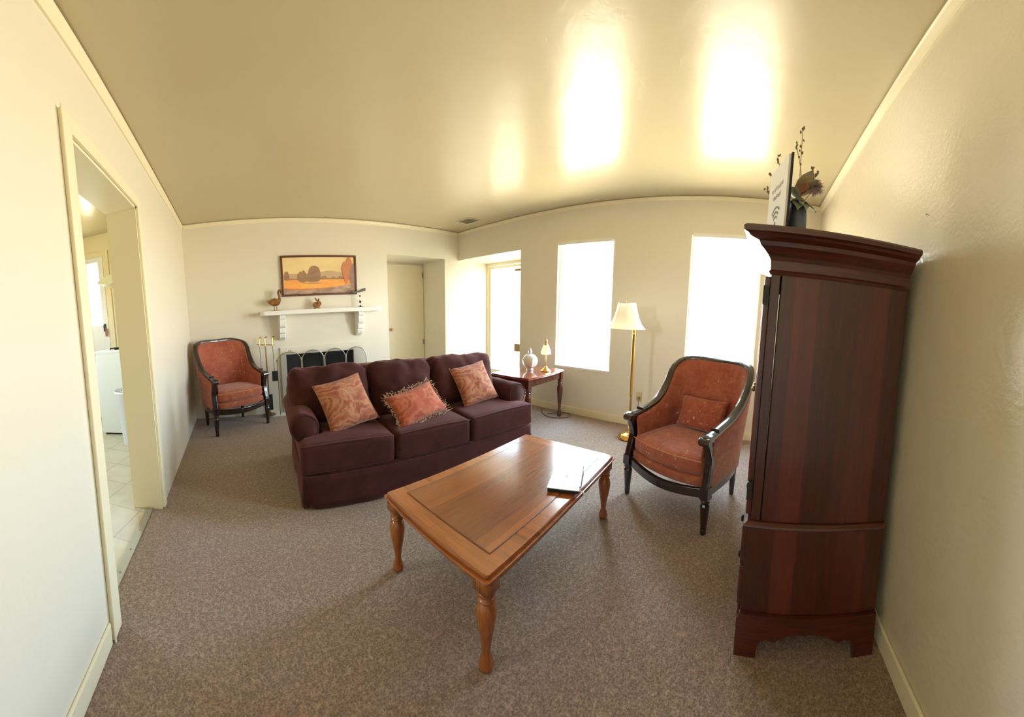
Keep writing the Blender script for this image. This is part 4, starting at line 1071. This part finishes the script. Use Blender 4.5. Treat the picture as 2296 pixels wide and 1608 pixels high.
# ------------------------------------------------------------------ kitchen
sx0, sx1, sy0, sy1, SZ = -1.76, -.82, 3.83, 4.59, 1.07
t = thing('kitchen_stove', 'white enamel kitchen stove seen side-on through the doorway', 'stove', (0, 0, 0))
obj('body', box(sx0 + .02, sx1, sy0, sy1, .02, SZ - .035), enamel_m, t, bevel=.006)
obj('plinth', box(sx0 + .06, sx1, sy0 + .01, sy1 - .01, 0, .02), iron_m, t)
obj('cooktop', box(sx0, sx1, sy0 - .004, sy1 + .004, SZ - .035, SZ), enamel_m, t, bevel=.01)
for gx_, gy in ((-1.50, 4.03), (-1.10, 4.03), (-1.50, 4.38), (-1.10, 4.38)):
    bm = bmesh.new()
    for k in range(4):
        a = k * PI / 4
        add_box(bm, -.11, .11, -.006, .006, SZ + .012, SZ + .024, M=Matrix.Translation((gx_, gy, 0)) @ Matrix.Rotation(a, 4, 'Z'))
    add_lathe(bm, [(.035, SZ), (.04, SZ + .008), (.03, SZ + .014)], 14, Matrix.Translation((gx_, gy, 0)))
    for a in range(4): add_box(bm, .098, .11, -.006, .006, SZ, SZ + .02, M=Matrix.Translation((gx_, gy, 0)) @ Matrix.Rotation(a * PI / 2, 4, 'Z'))
    obj('burner_grate', bm, iron_m, t)
for k in range(4): obj('control_knob', lathe([(.018, 0), (.016, .02)], 12, Matrix.Translation((sx0 + .02, 3.95 + k * .17, SZ - .08)) @ Matrix.Rotation(-PI / 2, 4, 'Y')), iron_m, t)
obj('oven_door', box(sx0 - .0, sx0 + .02, sy0 + .02, sy1 - .02, .22, SZ - .14), enamel_m, t, bevel=.004)
# range hood
t = thing('range_hood', 'cream range hood jutting from the kitchen wall above the stove', 'range hood', (0, 0, 0))
obj('canopy', prism([(-1.62, 1.935), (-1.60, 1.905), (-.82, 1.84), (-.82, 2.20), (-1.58, 1.965)], .76, 'y', off=3.83), hood_m, t, bevel=.006)
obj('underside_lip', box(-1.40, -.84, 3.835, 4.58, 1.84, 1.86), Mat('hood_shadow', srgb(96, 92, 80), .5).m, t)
# waste bin
t = thing('waste_bin', 'tall white plastic waste bin beside the kitchen stove', 'bin', (-1.225, 3.52, 0))
bm = lathe([(.105, 0), (.11, .01), (.165, .60), (.172, .605), (.175, .625), (.165, .63), (.158, .60), (.10, .02)], 28)
obj('tub', bm, plastic_m, t, smooth=True)
t = thing('newspaper', 'crumpled printed newspaper sticking out of the waste bin', 'newspaper', (-1.225, 3.52, .60))
M = Mat('newsprint', srgb(216, 226, 224), .8)
M.col(M.mix(M.ramp(M.voro(34), [(.25, (1, 1, 1, 1)), (.35, (0, 0, 0, 1))]), srgb(222, 230, 228), srgb(120, 132, 136))); news = M.m
bm = bmesh.new(); n = 14; g_ = []
for i in range(n + 1):
    row = []
    for j in range(n + 1):
        u, v_ = -1 + 2 * i / n, -1 + 2 * j / n
        z = .045 + .05 * noise.noise(Vector((u * 2.5, v_ * 2.5, 3))) + .04 * abs(noise.noise(Vector((u * 5, v_ * 5, 8)))) - .03 * (u * u + v_ * v_)
        row.append(bm.verts.new((u * .105, v_ * .105, z)))
    g_.append(row)
for i in range(n):
    for j in range(n): bm.faces.new((g_[i][j], g_[i + 1][j], g_[i + 1][j + 1], g_[i][j + 1]))
o = obj('sheet', bm, news, t); s_ = o.modifiers.new('s', 'SOLIDIFY'); s_.thickness = .002
